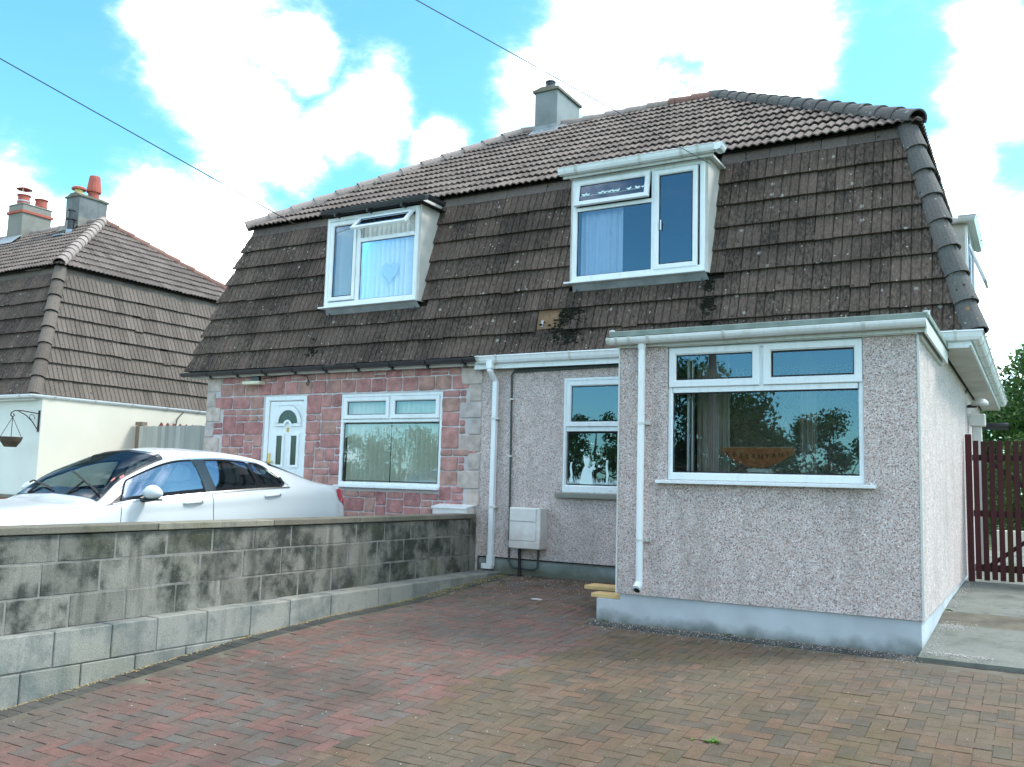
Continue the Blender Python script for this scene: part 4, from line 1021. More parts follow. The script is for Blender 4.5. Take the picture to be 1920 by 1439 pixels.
# downpipe, square, with swan neck
b = MB(); sq = .032
def sqpipe(b, path, s=sq):
    P = [Vector(q) for q in path]; v = []; f = []
    for q in P: v += [(q.x-s, q.y-s, q.z), (q.x+s, q.y-s, q.z), (q.x+s, q.y+s, q.z), (q.x-s, q.y+s, q.z)]
    for i in range(len(P)-1):
        for k in range(4): f.append((4*i+k, 4*i+(k+1) % 4, 4*i+4+(k+1) % 4, 4*i+4+k))
    f += [(3, 2, 1, 0), tuple(range(4*len(P)-4, 4*len(P)))]; b.add(v, f)
px_, py_ = -5.225, D-.045
sqpipe(b, [(-5.235, BY-.06, 2.83), (-5.235, BY-.06, 2.70), (px_, py_, 2.58), (px_, py_, .235)])
dp = b.build('downpipe', 'upvc', houseR, bevel=.004)
b = MB(); sqpipe(b, [(-5.235, BY-.06, 2.835), (-5.235, BY-.06, 2.735)], .042); sqpipe(b, [(px_, py_, .36), (px_, py_, .22)], .04); b.box(px_-.12, px_+.03, py_-.035, py_+.035, .19, .255); b.each('pipe_socket', 'upvc', dp, bevel=.004)
b = MB()
for z in (2.10, .97): b.box(px_-.05, px_+.075, py_-.038, D, z-.012, z+.012)
b.each('pipe_clip', 'upvc_d', dp)
b = MB(); r = .013
b.tube([(-3.0, D-.02, 2.725), (-4.98, D-.02, 2.70), (-5.0, D-.02, 2.66), (-4.985, D-.02, 1.5), (-4.97, D-.02, .30), (-4.93, D-.02, .235), (-4.85, D-.02, .22), (-4.62, D-.02, .215), (-4.56, D-.02, .24), (-4.545, D-.02, .47)], r, 6); b.tube([(-3.0, D-.03, 2.735), (-4.96, D-.03, 2.715)], .018, 6)
cp = b.build('cable_pipe', simple('grey_green_conduit', (.055, .075, .07), .6), houseR)
b = MB(); b.tube([(-4.79, D-.07, .48), (-4.79, D-.06, .12)], .020, 8); b.lathe([(.03, 0), (.03, .05)], (-4.79, D-.06, .10), 8); b.build('gas_pipe', 'rubber', cp)
b = MB()
for z in (2.35, 1.62): b.box(-5.02, -4.96, D-.036, D, z-.01, z+.01)
b.each('pipe_clip', 'upvc_d', cp)
# gas meter box
X0, X1, Y0, Z0, Z1 = -4.875, -4.44, D-.20, .478, .98
b = MB(); b.box(X0, X1, Y0, D-.001, Z0, Z1); mbx = b.build('meter_box', 'meter', houseR, bevel=.008)
b = MB(); b.box(X0+.012, X1-.055, Y0-.008, Y0+.002, Z0+.10, Z1-.17); b.build('meter_box_door', 'meter', mbx, bevel=.003)
b = MB(); b.box(X0+.012, X1-.055, Y0-.014, Y0+.002, Z1-.165, Z1-.012); b.build('meter_box_flap', 'meter', mbx, bevel=.003)
b = MB(); b.box(X0+.0, X1-.0, Y0-.006, Y0+.002, Z0+.008, Z0+.09); b.build('meter_box_base', 'meter', mbx, bevel=.003)

# ---------------------------------------------------------------- front extension
EW = -2.693; WE = (-2.195, -.437, 1.352, 2.612)
ext = wall_y(EW, 0, .266, 2.70, 0, [WE], .16).build('extension_wall', 'pebble', houseR)
b = MB(); b.add([(EW, 0, .266), (EW, D, .266), (EW, D, 2.70), (EW, 0, 2.70)], [(0, 1, 2, 3)]); b.add([(EW, 0, .266), (EW, D, .266), (0, D, .266), (0, 0, .266)], [(0, 1, 2, 3)]); b.build('extension_side_wall', 'pebble', houseR)
b = MB(); b.box(-.004, 0, 0.002, D+.005, .258, 2.70); b.build('extension_side_wall', 'pebble', houseR)
b = MB(); b.box(-.012, .006, -.008, .004, .262, 2.62); b.box(EW-.006, EW+.010, -.008, .004, .262, 2.62); b.each('corner_bead', 'upvc_d', houseR)
b = MB(); b.box(EW+.03, -.022, .022, D, -.12, .264); b.box(-.022, -.02, D, YB-.1, .0, .262); b.box(-2.905, EW+.032, .022, 1.0, -.15, .198); b.build('extension_plinth', 'plinth', houseR, bevel=.006)
b = MB(); b.box(EW-.06, .075, -.055, D+.2, 2.715, 2.735); b.box(EW-.06, .085, -.12, -.055, 2.722, 2.775); b.box(.05, .09, -.055, 1.95, 2.735, 2.79); fr_ = b.build('extension_roof', 'feltroof', houseR, bevel=.006)
b = MB(); b.lathe([(.001, -.03), (.03, -.03), (.03, .005), (.012, .012)], (.072, -.085, 2.782), 8); b.lathe([(.001, -.03), (.03, -.03), (.03, .005), (.012, .012)], (EW-.045, -.085, 2.785), 8); b.each('roof_edge_cap', 'metal_g', fr_)
b = MB(); b.box(.055, .075, -.07, 1.93, 2.60, 2.735); b.build('bargeboard', 'upvc_d', houseR, bevel=.003)
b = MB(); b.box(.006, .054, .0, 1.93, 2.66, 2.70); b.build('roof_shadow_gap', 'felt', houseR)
b = MB(); b.box(.0, .030, .02, 1.93, 2.585, 2.655); b.build('side_trim', 'upvc_d', houseR)
b = MB(); b.box(EW-.01, .054, -.05, -.03, 2.62, 2.722); b.box(WE[0]-.02, .0, -.03, -.002, 2.612, 2.63); b.build('fascia', 'upvc_d', houseR)
b = MB(); b.sweep(halfround(1.0, .0), [(EW-.075, -.115, 2.700), (.078, -.115, 2.712)]); b.add([(EW-.075, -.115+.0, 2.70)]+[(EW-.075, -.115-a, 2.70+c) for a, c in HR], [tuple(range(1, 10))]); b.add([(.079, -.115-a, 2.712+c) for a, c in HR], [tuple(range(9))]); b.build('gutter', 'upvc', houseR)
b = MB()
for x in (EW+.02, EW+.15, EW+.34, -1.62, -.42, EW-.07): b.sweep(halfround(1.12, .0), [(x, -.115, 2.703+(x-EW)*.004), (x+.03, -.115, 2.703+(x-EW)*.004)])
b.each('gutter_bracket', 'upvc_d', houseR)
DX = -2.425
b = MB(); b.tube([(DX, -.085, 2.66), (DX, -.085, 1.0), (DX, -.085, .42), (DX, -.09, .37), (DX, -.14, .325)], .034, 14); b.tube([(DX, -.095, 2.69), (DX, -.085, 2.60)], .04, 14); dpe = b.build('downpipe', 'upvc', houseR, smooth=False)
b = MB(); b.lathe([(.034, .0), (.041, .0), (.041, .06), (.034, .06)], (DX, -.10, .375), 14, Vector((0, -.75, -.66))); b.build('pipe_shoe', 'upvc', dpe)
b = MB(); b.lathe([(.001, 0), (.030, 0.0005)], (DX, -.142, .3225), 14, Vector((0, -.75, -.66))); b.build('pipe_mouth', 'rubber', dpe)
for z in (1.88, .78):
    b = MB(); b.lathe([(.034, -.012), (.039, -.012), (.039, .012), (.034, .012)], (DX, -.085, z), 14); b.box(DX-.05, DX+.075, -.055, .0, z-.010, z+.010); b.each('pipe_clip', 'upvc_d', dpe)
# extension window
w = frame_part('window', houseR, *WE, .045, .02, .09, .072, bars=[(WE[0]+.05, WE[1]-.05, 2.175, 2.222), (-1.328, -1.288, 2.222, 2.57)])
frame_part('sash', w, -2.185, -1.325, 2.225, 2.600, .068, .0, .05); pane_part(w, -2.112, -1.395, 2.303, 2.527, .03)
frame_part('sash', w, -1.292, -.445, 2.225, 2.600, .068, .0, .05); pane_part(w, -1.213, -.518, 2.303, 2.522, .03)
pane_part(w, -2.147, -.462, 1.432, 2.166, .045)
b = MB(); b.box(WE[0]-.085, WE[1]+.095, -.085, .06, 1.318, 1.350); b.build('window_sill', 'upvc', houseR, bevel=.004)
room(w, WE[0]-.05, -.06, .17, 3.4, .4, 2.64, 'roomd')
v, f = curtain_mesh(-2.04, -1.72, .6, 2.6, .42, .028, .12, 60); link('curtain', mesh(v, f), 'curtain_g', w, True, label='brownish grey curtain drawn to the left')
v, f = curtain_mesh(-1.13, -.98, .6, 2.6, .75, .02, .10, 30); link('curtain', mesh(v, f), 'curtain_g', w, True)
b = MB(); b.box(-2.075, -2.055, .22, .26, .6, 2.6); b.box(-2.03, -2.018, .22, .26, .6, 2.6); b.each('door_edge', 'upvc', w)
b = MB(); b.box(WE[0]-.03, WE[1]+.03, .09, .34, 1.36, 1.385); b.build('inner_sill', 'upvc_d', w, bevel=.004)
# boat-shaped sign standing on the inner sill
sg = thing('name_sign', (-1.40, .24, 1.40), 'boat-shaped rusty brown sign with dark arched lettering inside the extension window', 'sign')
N_ = 24; top = 1.668; pts = [(-1.745, top), (-1.06, top)]; n = 22
for i in range(n+1):
    t = i/n; x = -1.06-(.685)*t; z = top-.035-.150*math.sin(PI*t)**.85; pts.append((x, z))
b = MB(); b.prism(pts, .232, .250); b.build('sign_board', 'sign', sg, bevel=.003)
b = MB(); b.box(-1.742, -1.063, .231, .251, top, top+.006); b.build('sign_edge', 'signedge', sg)
txt = 'KESSENYANS'
for i, ch in enumerate(txt):
    t = (i+.5)/len(txt); x = -1.715+.62*t; zz = 1.598-.033*math.sin(PI*t); a = (t-.5)*-.32*-1
    T = Matrix.Translation((x, .2295, zz)) @ Matrix.Rotation(-(t-.5)*.30*1.0, 4, 'Y')
    text_mesh(ch, .062, 'letter', 'ink', sg, T, .0015)
b = MB(); b.box(-1.50, -1.28, .235, .275, 1.385, 1.475); b.build('sign_stand', 'upvc_d', sg, bevel=.004)
# timber boards on the step
b = MB(); b.box(-2.985, -2.665, .06, .26, .200, .238); t = b.build('timber_board', 'wood_y', None, bevel=.004); props(t, 'short yellow timber board lying on the end of the blue-grey plinth', 'board')
b = MB(); b.box(-3.20, -2.70, .36, .60, .232, .270); t = b.build('timber_board', 'wood_y', None, bevel=.004); props(t, 'longer yellow timber board further back, bridging a grey block', 'board')
b = MB(); b.box(-3.08, -2.905, .40, .56, .02, .232); t = b.build('concrete_block', 'kerb', None, bevel=.005); props(t, 'small grey concrete block propping the rear timber board beside the extension', 'block')

# ---------------------------------------------------------------- chimney on the ridge
ch = MB(); cx0, cx1, cy0, cy1 = -6.73, -6.285, 5.38, 6.28
ch.box(cx0, cx1, cy0, cy1, 7.1, 8.22); chim = ch.build('chimney', 'stack', houseL, bevel=.01)
b = MB(); b.box(cx0-.035, cx1+.035, cy0-.035, cy1+.035, 8.19, 8.245); b.prism([(cx0-.02, 8.245), (cx1+.02, 8.245), (cx1-.12, 8.285), (cx0+.12, 8.285)], cy0-.02, cy1+.02); b.build('chimney_cap', 'coping', chim, bevel=.006)
b = MB(); b.lathe([(.085, 0), (.085, .12), (.095, .125), (.095, .15), (.06, .155), (.001, .156)], (-6.50, 5.52, 8.27), 14); b.build('flue_pot', 'black', chim)
def roofz(y): return EZ+(min(y, 2*YR-y)-EY)*(ZR-EZ)/(YR-EY)
b = MB(); zf = roofz(cy0-.14)
b.add([(cx0-.06, cy0-.14, zf+.045), (cx1+.10, cy0-.14, zf+.045), (cx1+.03, cy0-.012, roofz(cy0)+.07), (cx0-.03, cy0-.012, roofz(cy0)+.07)], [(0, 1, 2, 3)])
b.box(cx0-.012, cx1+.012, cy0-.014, cy0-.002, roofz(cy0)+.03, roofz(cy0)+.14)
b.add([(cx1+.012, cy0, roofz(cy0)+.05), (cx1+.15, cy0-.05, roofz(cy0-.05)+.045), (cx1+.15, YR-.02, ZR+.05), (cx1+.012, YR, ZR+.09)], [(0, 1, 2, 3)])
b.build('chimney_flashing', 'lead', chim)

# ---------------------------------------------------------------- dormer on the right-hand side
SY0, SY1, SX = 5.55, 7.15, .085
def mx_(z): return BR-(z-BZ)/(MZ-BZ)*INS
b = MB()
for (ya, yb) in ((SY0-.035, SY0), (SY1, SY1+.035)):
    poly = [(SX-.03, 3.66), (mx_(3.66)-.1, 3.66), (mx_(5.1)-.25, 5.18), (SX-.03, 5.10)]; b.prism(poly, ya, yb, 'y')
b.box(mx_(5.1)-.3, SX-.02, SY0-.03, SY1+.03, 5.08, 5.11)
sdm = b.build('side_dormer', 'oldrender', houseR)
b = MB(); b.box(SX-.04, SX, SY0, SY0+.07, 3.7, 5.08); b.box(SX-.04, SX, SY1-.07, SY1, 3.7, 5.08); b.box(SX-.04, SX, SY0+.07, SY1-.07, 5.0, 5.08); b.box(SX-.04, SX, SY0+.07, SY1-.07, 3.7, 3.78); b.box(SX-.04, SX, 6.3, 6.37, 3.78, 5.0); b.build('side_window', 'upvc', sdm, bevel=.004)
b = MB(); b.add([(SX-.02, SY0+.05, 3.75), (SX-.02, SY1-.05, 3.75), (SX-.02, SY1-.05, 5.03), (SX-.02, SY0+.05, 5.03)], [(0, 1, 2, 3)]); b.build('side_pane', 'glass', sdm)
piv = Vector((SX, 0, 4.75)); T = Matrix.Translation(piv) @ Matrix.Rotation(math.radians(-20), 4, 'Y') @ Matrix.Translation(-piv)
b = MB(); b.box(SX, SX+.03, SY0+.1, SY0+.16, 4.2, 4.75, T); b.box(SX, SX+.03, 6.2, 6.26, 4.2, 4.75, T); b.box(SX, SX+.03, SY0+.16, 6.2, 4.2, 4.26, T); b.box(SX, SX+.03, SY0+.16, 6.2, 4.69, 4.75, T); b.build('side_sash', 'upvc', sdm, bevel=.003)
b = MB(); b.sweep(OG, [(SX-.10, SY0-.10, 5.10), (SX+.02, SY0-.10, 5.10), (SX+.02, SY1+.1, 5.10)]); b.build('side_gutter', 'upvc', sdm)
b = MB(); b.box(SX-.22, SX+.02, SY0-.08, SY1+.08, 5.03, 5.05); b.build('side_fascia', 'upvc_d', sdm)
# security lamp, hopper, downpipe further along the side wall
b = MB(); b.box(.0, .12, 5.9, 5.98, 2.50, 2.53); b.tube([(.02, 5.9, 2.52), (.16, 5.85, 2.53)], .02, 6); lb = b.build('security_lamp', 'black', houseR)
b = MB(); b.lathe([(.11, 0), (.10, .05), (.06, .09), (.001, .10)], (.17, 5.8, 2.52), 12); b.build('lamp_head', 'upvc_d', lb, smooth=True)
b = MB(); b.box(.02, .22, 6.0, 6.2, 2.25, 2.42); b.box(.05, .17, 6.05, 6.17, .3, 2.26); b.build('rain_hopper', 'upvc_d', houseR, bevel=.01)
b = MB(); b.tube([(.03, 5.45, 2.72), (.035, 5.40, 2.66), (.03, 5.36, 2.64), (.02, 5.33, 2.68)], .008, 5); b.build('cable', 'black', houseR)

# ================================================================== BOUNDARY WALL
bw = thing('block_wall', (-5.52, -3, 0), 'low weathered concrete block wall with flat coping between the two drives', 'wall')
FX, BXk = -5.414, -5.634
b = MB(); b.box(BXk+.012, FX-.003, -9.0, 1.64, -.9, .81); b.build('wall_mortar', 'blockmortar', bw)
zj = [.815, .609, .367, .125, -.117]
def blockrow(z0, z1, off, y0=-9.0, y1=1.65, L=.483):
    y = off
    while y > y0: y -= L
    while y < y1:
        a, c = max(y, y0), min(y+L, y1)
        if c-a > .06:
            bb = MB(); j = R_.uniform(-.003, .003); bb.box(BXk+.002+j, FX+j, a+.006, c-.006, z0+.006, z1-.005); bb.build('block', 'block', bw, bevel=.006)
        y += L
blockrow(zj[1], zj[0], -4.09+.12); blockrow(zj[2], zj[1], -4.09); blockrow(zj[3], zj[2], -4.09-.24); blockrow(zj[4], zj[3], -4.09)
y = -9.0; 
for L in (.9, .9, .9, .9, .93, 1.35, 1.30, 1.25, 1.2, 1.1): 
    bb = MB(); y1 = min(y+L, 1.80); bb.box(BXk-.02, FX+.03, y+.003, y1-.003, .819, .874); bb.build('coping_slab', 'coping', bw, bevel=.006); y = y1
bb = MB(); bb.box(BXk+.05, FX-.06, 1.66, D, -.1, .815); bb.build('wall_pier', 'block', bw)
kb = thing('kerb_blocks', (-5.2, -3, 0), 'pale concrete block kerb stepping along the foot of the old block wall', 'kerb')
def kpt(y): return kx(y)
def kz(y): return .128+.006*(y+4.4)
def kblock(y0, y1, z0, z1, name='block', mat='kerb', dx=0.):
    b = MB(); v = []
    for (y, ) in ((y0+.004,), (y1-.004,)):
        zz0 = z0 if not callable(z0) else z0(y); zz1 = z1 if not callable(z1) else z1(y)
        v += [(FX+.002, y, zz0), (kpt(y)+dx, y, zz0), (kpt(y)+dx, y, zz1), (FX+.002, y, zz1)]
    b.add(v, [(0, 1, 2, 3), (4, 7, 6, 5), (0, 4, 5, 1), (1, 5, 6, 2), (2, 6, 7, 3), (3, 7, 4, 0)]); return b.build(name, mat, kb, bevel=.006)
ed = [-8.2, -7.75, -7.3, -6.85, -6.4, -5.94, -5.48, -5.02, -4.50, -4.02, -3.565, -3.165, -2.68, -2.21, -1.74]
for a, c in zip(ed[:-1], ed[1:]): kblock(a, c, -.118+R_.uniform(-.003, .003), kz((a+c)/2)+R_.uniform(-.004, .004), dx=R_.uniform(-.004, .004))
ed2 = [-8.2, -7.5, -7.05, -6.6, -6.1, -5.65, -5.2, -4.72, -4.25, -3.80, -3.35, -2.88, -2.4, -1.9]
for a, c in zip(ed2[:-1], ed2[1:]): kblock(a, c, -.75, -.126, dx=.006)
for a, c in ((-1.74, -1.2), (-1.2, -.5), (-.5, .5), (.5, 1.5), (1.5, 1.87)): kblock(a, c, -.3, kz, 'kerb_stone')
b = MB(); v = []; yy = [-8.2, -6, -4, -2, 0, 1.87]
for y in yy: v += [(FX+.001, y, kz(y)-.02), (kpt(y)-.01, y, kz(y)-.02), (kpt(y)-.01, y, -.8)]
b.add(v, [(3*i+k, 3*i+3+k, 3*i+4+k, 3*i+1+k) for i in range(5) for k in (0, 1)]); b.build('kerb_core', 'blockmortar', kb)
# chips, debris, weeds
def chips(n, fn, r0, r1, name, mat, dz=.004):
    pts = []
    while len(pts) < n:
        p = fn()
        if p: pts.append((p[0], p[1], G(p[1])+dz if len(p) == 2 else p[2]))
    return blobs_mesh(pts, r0, r1, .5).build(name, mat, None, kind='stuff')
def f1():
    x, y = R_.uniform(-5.0, 3), R_.uniform(-6.5, 1.85)
    if x < kx(y)+.05 or (x > -2.9 and y > 0): return None
    return (x, y)
props(chips(480, f1, .002, .0055, 'gravel_chips', 'chip'), 'tiny white gravel chips scattered over the block paving', 'gravel')
def f2():
    x, y = R_.uniform(-2.9, 0), -abs(R_.gauss(0, .16))-.005
    return (x, y)
c_ = chips(750, f2, .002, .0055, 'gravel_chips', 'chip'); props(c_, 'white gravel chips gathered along the foot of the extension plinth', 'gravel')
def f3():
    x, y = R_.uniform(-4.9, -2.9), 1.86-abs(R_.gauss(0, .6))
    if x < kx(y)+.08: return None
    return (x, y)
props(chips(520, f3, .0025, .0055, 'gravel_chips', 'chip'), 'white gravel chips scattered in the corner below the meter box', 'gravel')
def f4():
    y = R_.uniform(0, 5); x = abs(R_.gauss(0, .05))+.0
    if R_.random() < .3: y = R_.gauss(1.25, .12); x = .12+R_.gauss(0, .07)
    if R_.random() < .2: y = -abs(R_.gauss(0, .06)); x = R_.uniform(0, .5)
    if x < 0.005: return None
    return (x, y, PZ(y)+.004)
props(chips(1100, f4, .0025, .006, 'gravel_chips', 'chip'), 'pinkish white chips lying on the concrete path along the wall', 'gravel')
def f5():
    y = R_.uniform(-4.5, 1.8); x = kx(y)+abs(R_.gauss(0, .022 if y < .2 else .11))
    return (x, y)
props(chips(1400, f5, .003, .008, 'dry_debris', 'straw', .002), 'dry straw-coloured debris along the foot of the kerb', 'debris')
def f6():
    y = R_.uniform(-.5, 1.9); x = kx(y)+abs(R_.gauss(0, .08)); return (x, y)
props(chips(260, f6, .005, .016, 'moss_patch', 'mossg', .0), 'yellow-green moss at the house end of the kerb', 'moss')
def f7():
    x = R_.uniform(-4.6, -2.95); return (x, 1.87-abs(R_.gauss(0, .04)))
props(chips(420, f7, .008, .024, 'soil_strip', 'soil', .0), 'dark soil and moss along the foot of the pebbledash wall', 'soil')
def weed(x, y, z, s, n, label):
    b = MB()
    for i in range(n):
        a = R_.uniform(0, 2*PI); l = s*R_.uniform(.5, 1.2); w = l*.28; e = R_.uniform(.15, .6); d = Vector((math.cos(a), math.sin(a), e)); p = Vector((x+R_.gauss(0, s*.5), y+R_.gauss(0, s*.3), z)); q = Vector((-math.sin(a), math.cos(a), 0))
        b.add([p, p+d*l*.5+q*w, p+d*l, p+d*l*.5-q*w], [(0, 1, 2, 3)])
    o = b.build('weed', 'weed'); props(o, label, 'weed')
def at_px(u, v, z):
    d = px2dir(u, v); t = (z-CAM.z)/d.z; return CAM+d*t
p = at_px(1335, 1405, -.22)
weed(p.x, p.y, G(p.y), .035, 46, 'small bright green weed growing between the pavers in the foreground')
p = at_px(1297, 1400, -.22); weed(p.x, p.y, G(p.y), .018, 14, 'tiny green seedling just left of the foreground weed')
weed(.03, 2.05, PZ(2.05), .035, 22, 'small weed at the joint of the path beside the side wall')
weed(-2.80, -.01, G(0)+.0, .03, 20, 'small weed at the left corner of the plinth')
weed(-1.62, -.0, G(0)+.0, .035, 18, 'small weed at the middle of the plinth foot')
b = MB(); b.box(-3.92, -3.80, .55, .60, G(.57)+.004, G(.57)+.018); o = b.build('stone_fragment', 'chip', bevel=.004); props(o, 'pale stone fragment lying on the paving in front of the meter box', 'stone')

# ================================================================== SIDE GATE
gt = thing('picket_gate', (.7, 5, .2), 'tall dark maroon picket gate closing the side path', 'gate')
b = MB(); b.box(.022, .096, 4.96, 5.04, .17, 2.073); b.build('gate_post', 'gate', gt, bevel=.004)
for i in range(22):
    x = .112+.0905*i; b = MB(); b.box(x, x+.064, 4.965, 4.985, .225+R_.uniform(-.005, .01), 1.985+R_.uniform(-.006, .006)); b.build('picket', 'gate' if i not in (4, 7, 12) else 'gate_g', gt, bevel=.002)
for (z0, z1) in ((1.735, 1.81), (1.02, 1.10), (.33, .42)):
    b = MB(); b.box(.10, 2.1, 4.99, 5.03, z0, z1); b.each('gate_rail', 'gate', gt, bevel=.002)
b = MB(); b.prism([(.25, .42), (.33, .42), (1.08, 1.02), (1.0, 1.02)], 4.992, 5.028); b.prism([(.25, 1.735), (.33, 1.735), (1.08, 1.10), (1.0, 1.10)], 4.992, 5.028); b.each('gate_brace', 'gate', gt)
b = MB(); b.box(2.1, 2.2, 4.95, 5.05, .1, 2.07); b.build('gate_post', 'gate', gt, bevel=.004)
# low pale wall and a grey box seen through the gate
b = MB(); b.box(.0, 6, 12.2, 12.4, .1, .62); props(b.build('garden_wall', 'cream', bevel=.01), 'low cream garden wall glimpsed through the maroon gate', 'wall')
b = MB(); b.tube([(-.02, 8.6, 2.42), (.44, 8.62, 2.42)], .06, 10); b.build('flue_outlet', 'black', houseR)

# ================================================================== TREES
def tree(x, y, z, h, cr, n, label, name='tree', trunk_r=.14, leaf=.11, crown0=.35, squash=.85, group=None, nclump=38, mat='leaf'):
    t = thing(name, (x, y, z), label, 'tree', group)
    rr = random.Random(int(x*97+y*13)); b = MB(); cz = z+h*(crown0+(1-crown0)/2); ch_ = h*(1-crown0)/2
    b.tube([(x, y, z-.2), (x+.05, y, z+h*.3), (x-.04, y+.05, z+h*.6), (x, y, z+h*.88)], [trunk_r, trunk_r*.75, trunk_r*.45, trunk_r*.12], 8)
    clumps = []
    for i in range(nclump):
        while True:
            q = Vector((rr.uniform(-1, 1), rr.uniform(-1, 1), rr.uniform(-1, 1)))
            if .25 < q.length < 1: break
        q = q.normalized()*q.length**.6
        c = Vector((x+q.x*cr, y+q.y*cr, cz+q.z*ch_)); clumps.append((c, rr.uniform(.24, .42)*cr*.8))
        if i < 16: st = Vector((x, y, z+h*rr.uniform(.25, .6))); b.tube([st, st.lerp(c, .5)+Vector((0, 0, -.1)), c], [trunk_r*.3, trunk_r*.16, trunk_r*.05], 5)
    b.build('trunk', 'bark', t)
    st = np.random.RandomState(int(abs(x)*11+abs(y)*7)); k = n//nclump; V = []; 
    for c, r in clumps:
        d = st.normal(size=(k, 3)); d /= np.linalg.norm(d, axis=1)[:, None]; rad = r*st.uniform(.35, 1.05, (k, 1)); P = np.array(c)+d*rad*np.array([1, 1, squash])
        a = st.normal(size=(k, 3)); a /= np.linalg.norm(a, axis=1)[:, None]; q = np.cross(a, st.normal(size=(k, 3))); q /= np.linalg.norm(q, axis=1)[:, None]
        L = leaf*st.uniform(.6, 1.3, (k, 1)); V.append(np.stack([P-a*L*.5, P+q*L*.27, P+a*L*.5, P-q*L*.27], 1))
    V = np.concatenate(V).reshape(-1, 3); F = np.arange(len(V)).reshape(-1, 4)
    me = bpy.data.meshes.new('crown'); me.from_pydata(V.tolist(), [], F.tolist()); link('crown', me, mat, t); return t
tree(2.6, 22, .2, 5.5, 3.0, 30000, 'leafy green tree rising behind the eaves at the right edge', leaf=.16, crown0=.12, nclump=70)
tree(-.6, 25, .2, 5.2, 2.6, 14000, 'lower green tree left of it, mostly hidden by the side wall', leaf=.16, crown0=.1, nclump=40)
tree(5.8, 20, .2, 5.5, 2.6, 9000, 'green tree just outside the right edge of the view', leaf=.16, crown0=.1, nclump=40)
tree(.9, 14.5, .2, 2.5, 1.3, 9000, 'rounded green bush behind the gate near the side wall', name='bush', leaf=.09, crown0=.02, trunk_r=.05, nclump=36, mat='leaf2')
tree(3.0, 14.2, .2, 2.7, 1.4, 9000, 'rounded green bush behind the gate towards the right', name='bush', leaf=.09, crown0=.02, trunk_r=.05, nclump=36, mat='leaf2')
# across the road, seen only in the window reflections
tree(-8.9, -20.5, -1.3, 6.3, 3.3, 60000, 'tall leafy tree across the road mirrored in the extension window', leaf=.16, crown0=.12, nclump=60)
tree(-5.3, -24.0, -1.3, 5.2, 1.8, 9000, 'smaller tree across the road mirrored at the right of the extension window', leaf=.15, crown0=.25, nclump=34)
tree(-2.4, -22.0, -1.3, 3.7, 1.5, 7000, 'low tree across the road mirrored near the window corner', leaf=.13, crown0=.2, nclump=30)
tree(-16.2, -25.0, -1.3, 5.9, 2.0, 9000, 'slim tree across the road mirrored in the window with the cat film', leaf=.15, crown0=.25, nclump=34)
tree(-27, -25, -1.3, 4.9, 3.0, 14000, 'broad tree across the road mirrored in the stone house window', leaf=.15, crown0=.15, nclump=50)
tree(-31.5, -26, -1.3, 4.7, 2.6, 10000, 'broad tree across the road left of the mirrored one', leaf=.15, crown0=.15, nclump=40)
tree(-22, -26, -1.3, 4.4, 2.6, 10000, 'broad tree across the road between the mirrored trees', leaf=.15, crown0=.15, nclump=40)
def hedge(x0, x1, y, h, label):
    st = np.random.RandomState(5); n = int((x1-x0)*900); P = np.stack([st.uniform(x0, x1, n), y+st.normal(0, .35, n), -1.3+st.uniform(0, 1, n)**.7*h*(1+.12*np.sin(np.linspace(0, 40, n)))], 1)
    a = st.normal(size=(n, 3)); a /= np.linalg.norm(a, axis=1)[:, None]; q = np.cross(a, st.normal(size=(n, 3))); q /= np.linalg.norm(q, axis=1)[:, None]; L = .14
    V = np.stack([P-a*L*.5, P+q*L*.3, P+a*L*.5, P-q*L*.3], 1).reshape(-1, 3); F = np.arange(len(V)).reshape(-1, 4)
    me = bpy.data.meshes.new('hedge'); me.from_pydata(V.tolist(), [], F.tolist()); o = link('hedge', me, 'leaf2'); props(o, label, 'hedge', kind='stuff')
hedge(-36, 6, -19, 2.6, 'long green hedge across the road behind the camera')
pl = thing('utility_pole', (-12.2, -17.5, -1.3), 'wooden utility pole across the road mirrored in the upper light of the extension window', 'pole')
b = MB(); b.tube([(-7.5, -18.0, -1.4), (-7.5, -18.0, 8.6)], .14, 12, r1=.10); pl.location = (-7.5, -18.0, -1.3); b.build('pole_shaft', 'pole', pl)
b = MB(); b.box(-8.1, -6.9, -18.17, -18.11, 8.0, 8.12); b.build('crossarm', 'pole', pl)

# ================================================================== OVERHEAD WIRES
def wire(a, c, sag, r, label, n=24):
    a, c = Vector(a), Vector(c); b = MB(); b.tube([a.lerp(c, i/n)-Vector((0, 0, sag*4*(i/n)*(1-i/n))) for i in range(n+1)], r, 5); o = b.build('overhead_wire', 'rubber'); props(o, label, 'wire', 'service cables to the houses')
def on_ray(u, v, y): d = px2dir(u, v); return CAM+d*((y-CAM.y)/d.y)
A = on_ray(560, 425, 1.55); B = on_ray(0, 110, -2.0); wire(A, B+(B-A)*1.2, .0, .0075, 'thin dark cable crossing the sky to the left dormer')
A = on_ray(1332, 308, 1.70); B = on_ray(780, 0, -3.2); wire(A, B+(B-A)*.8, .0, .004, 'thin grey cable crossing the sky down to the right dormer')
A = on_ray(1838, 452, 6.4); B = on_ray(1920, 427, 9.0); wire(A, B+(B-A)*4, .0, .006, 'short cable leaving the side dormer towards the right edge')

M['sticker'] = simple('red_white_sticker', (.45, .16, .14), .6)
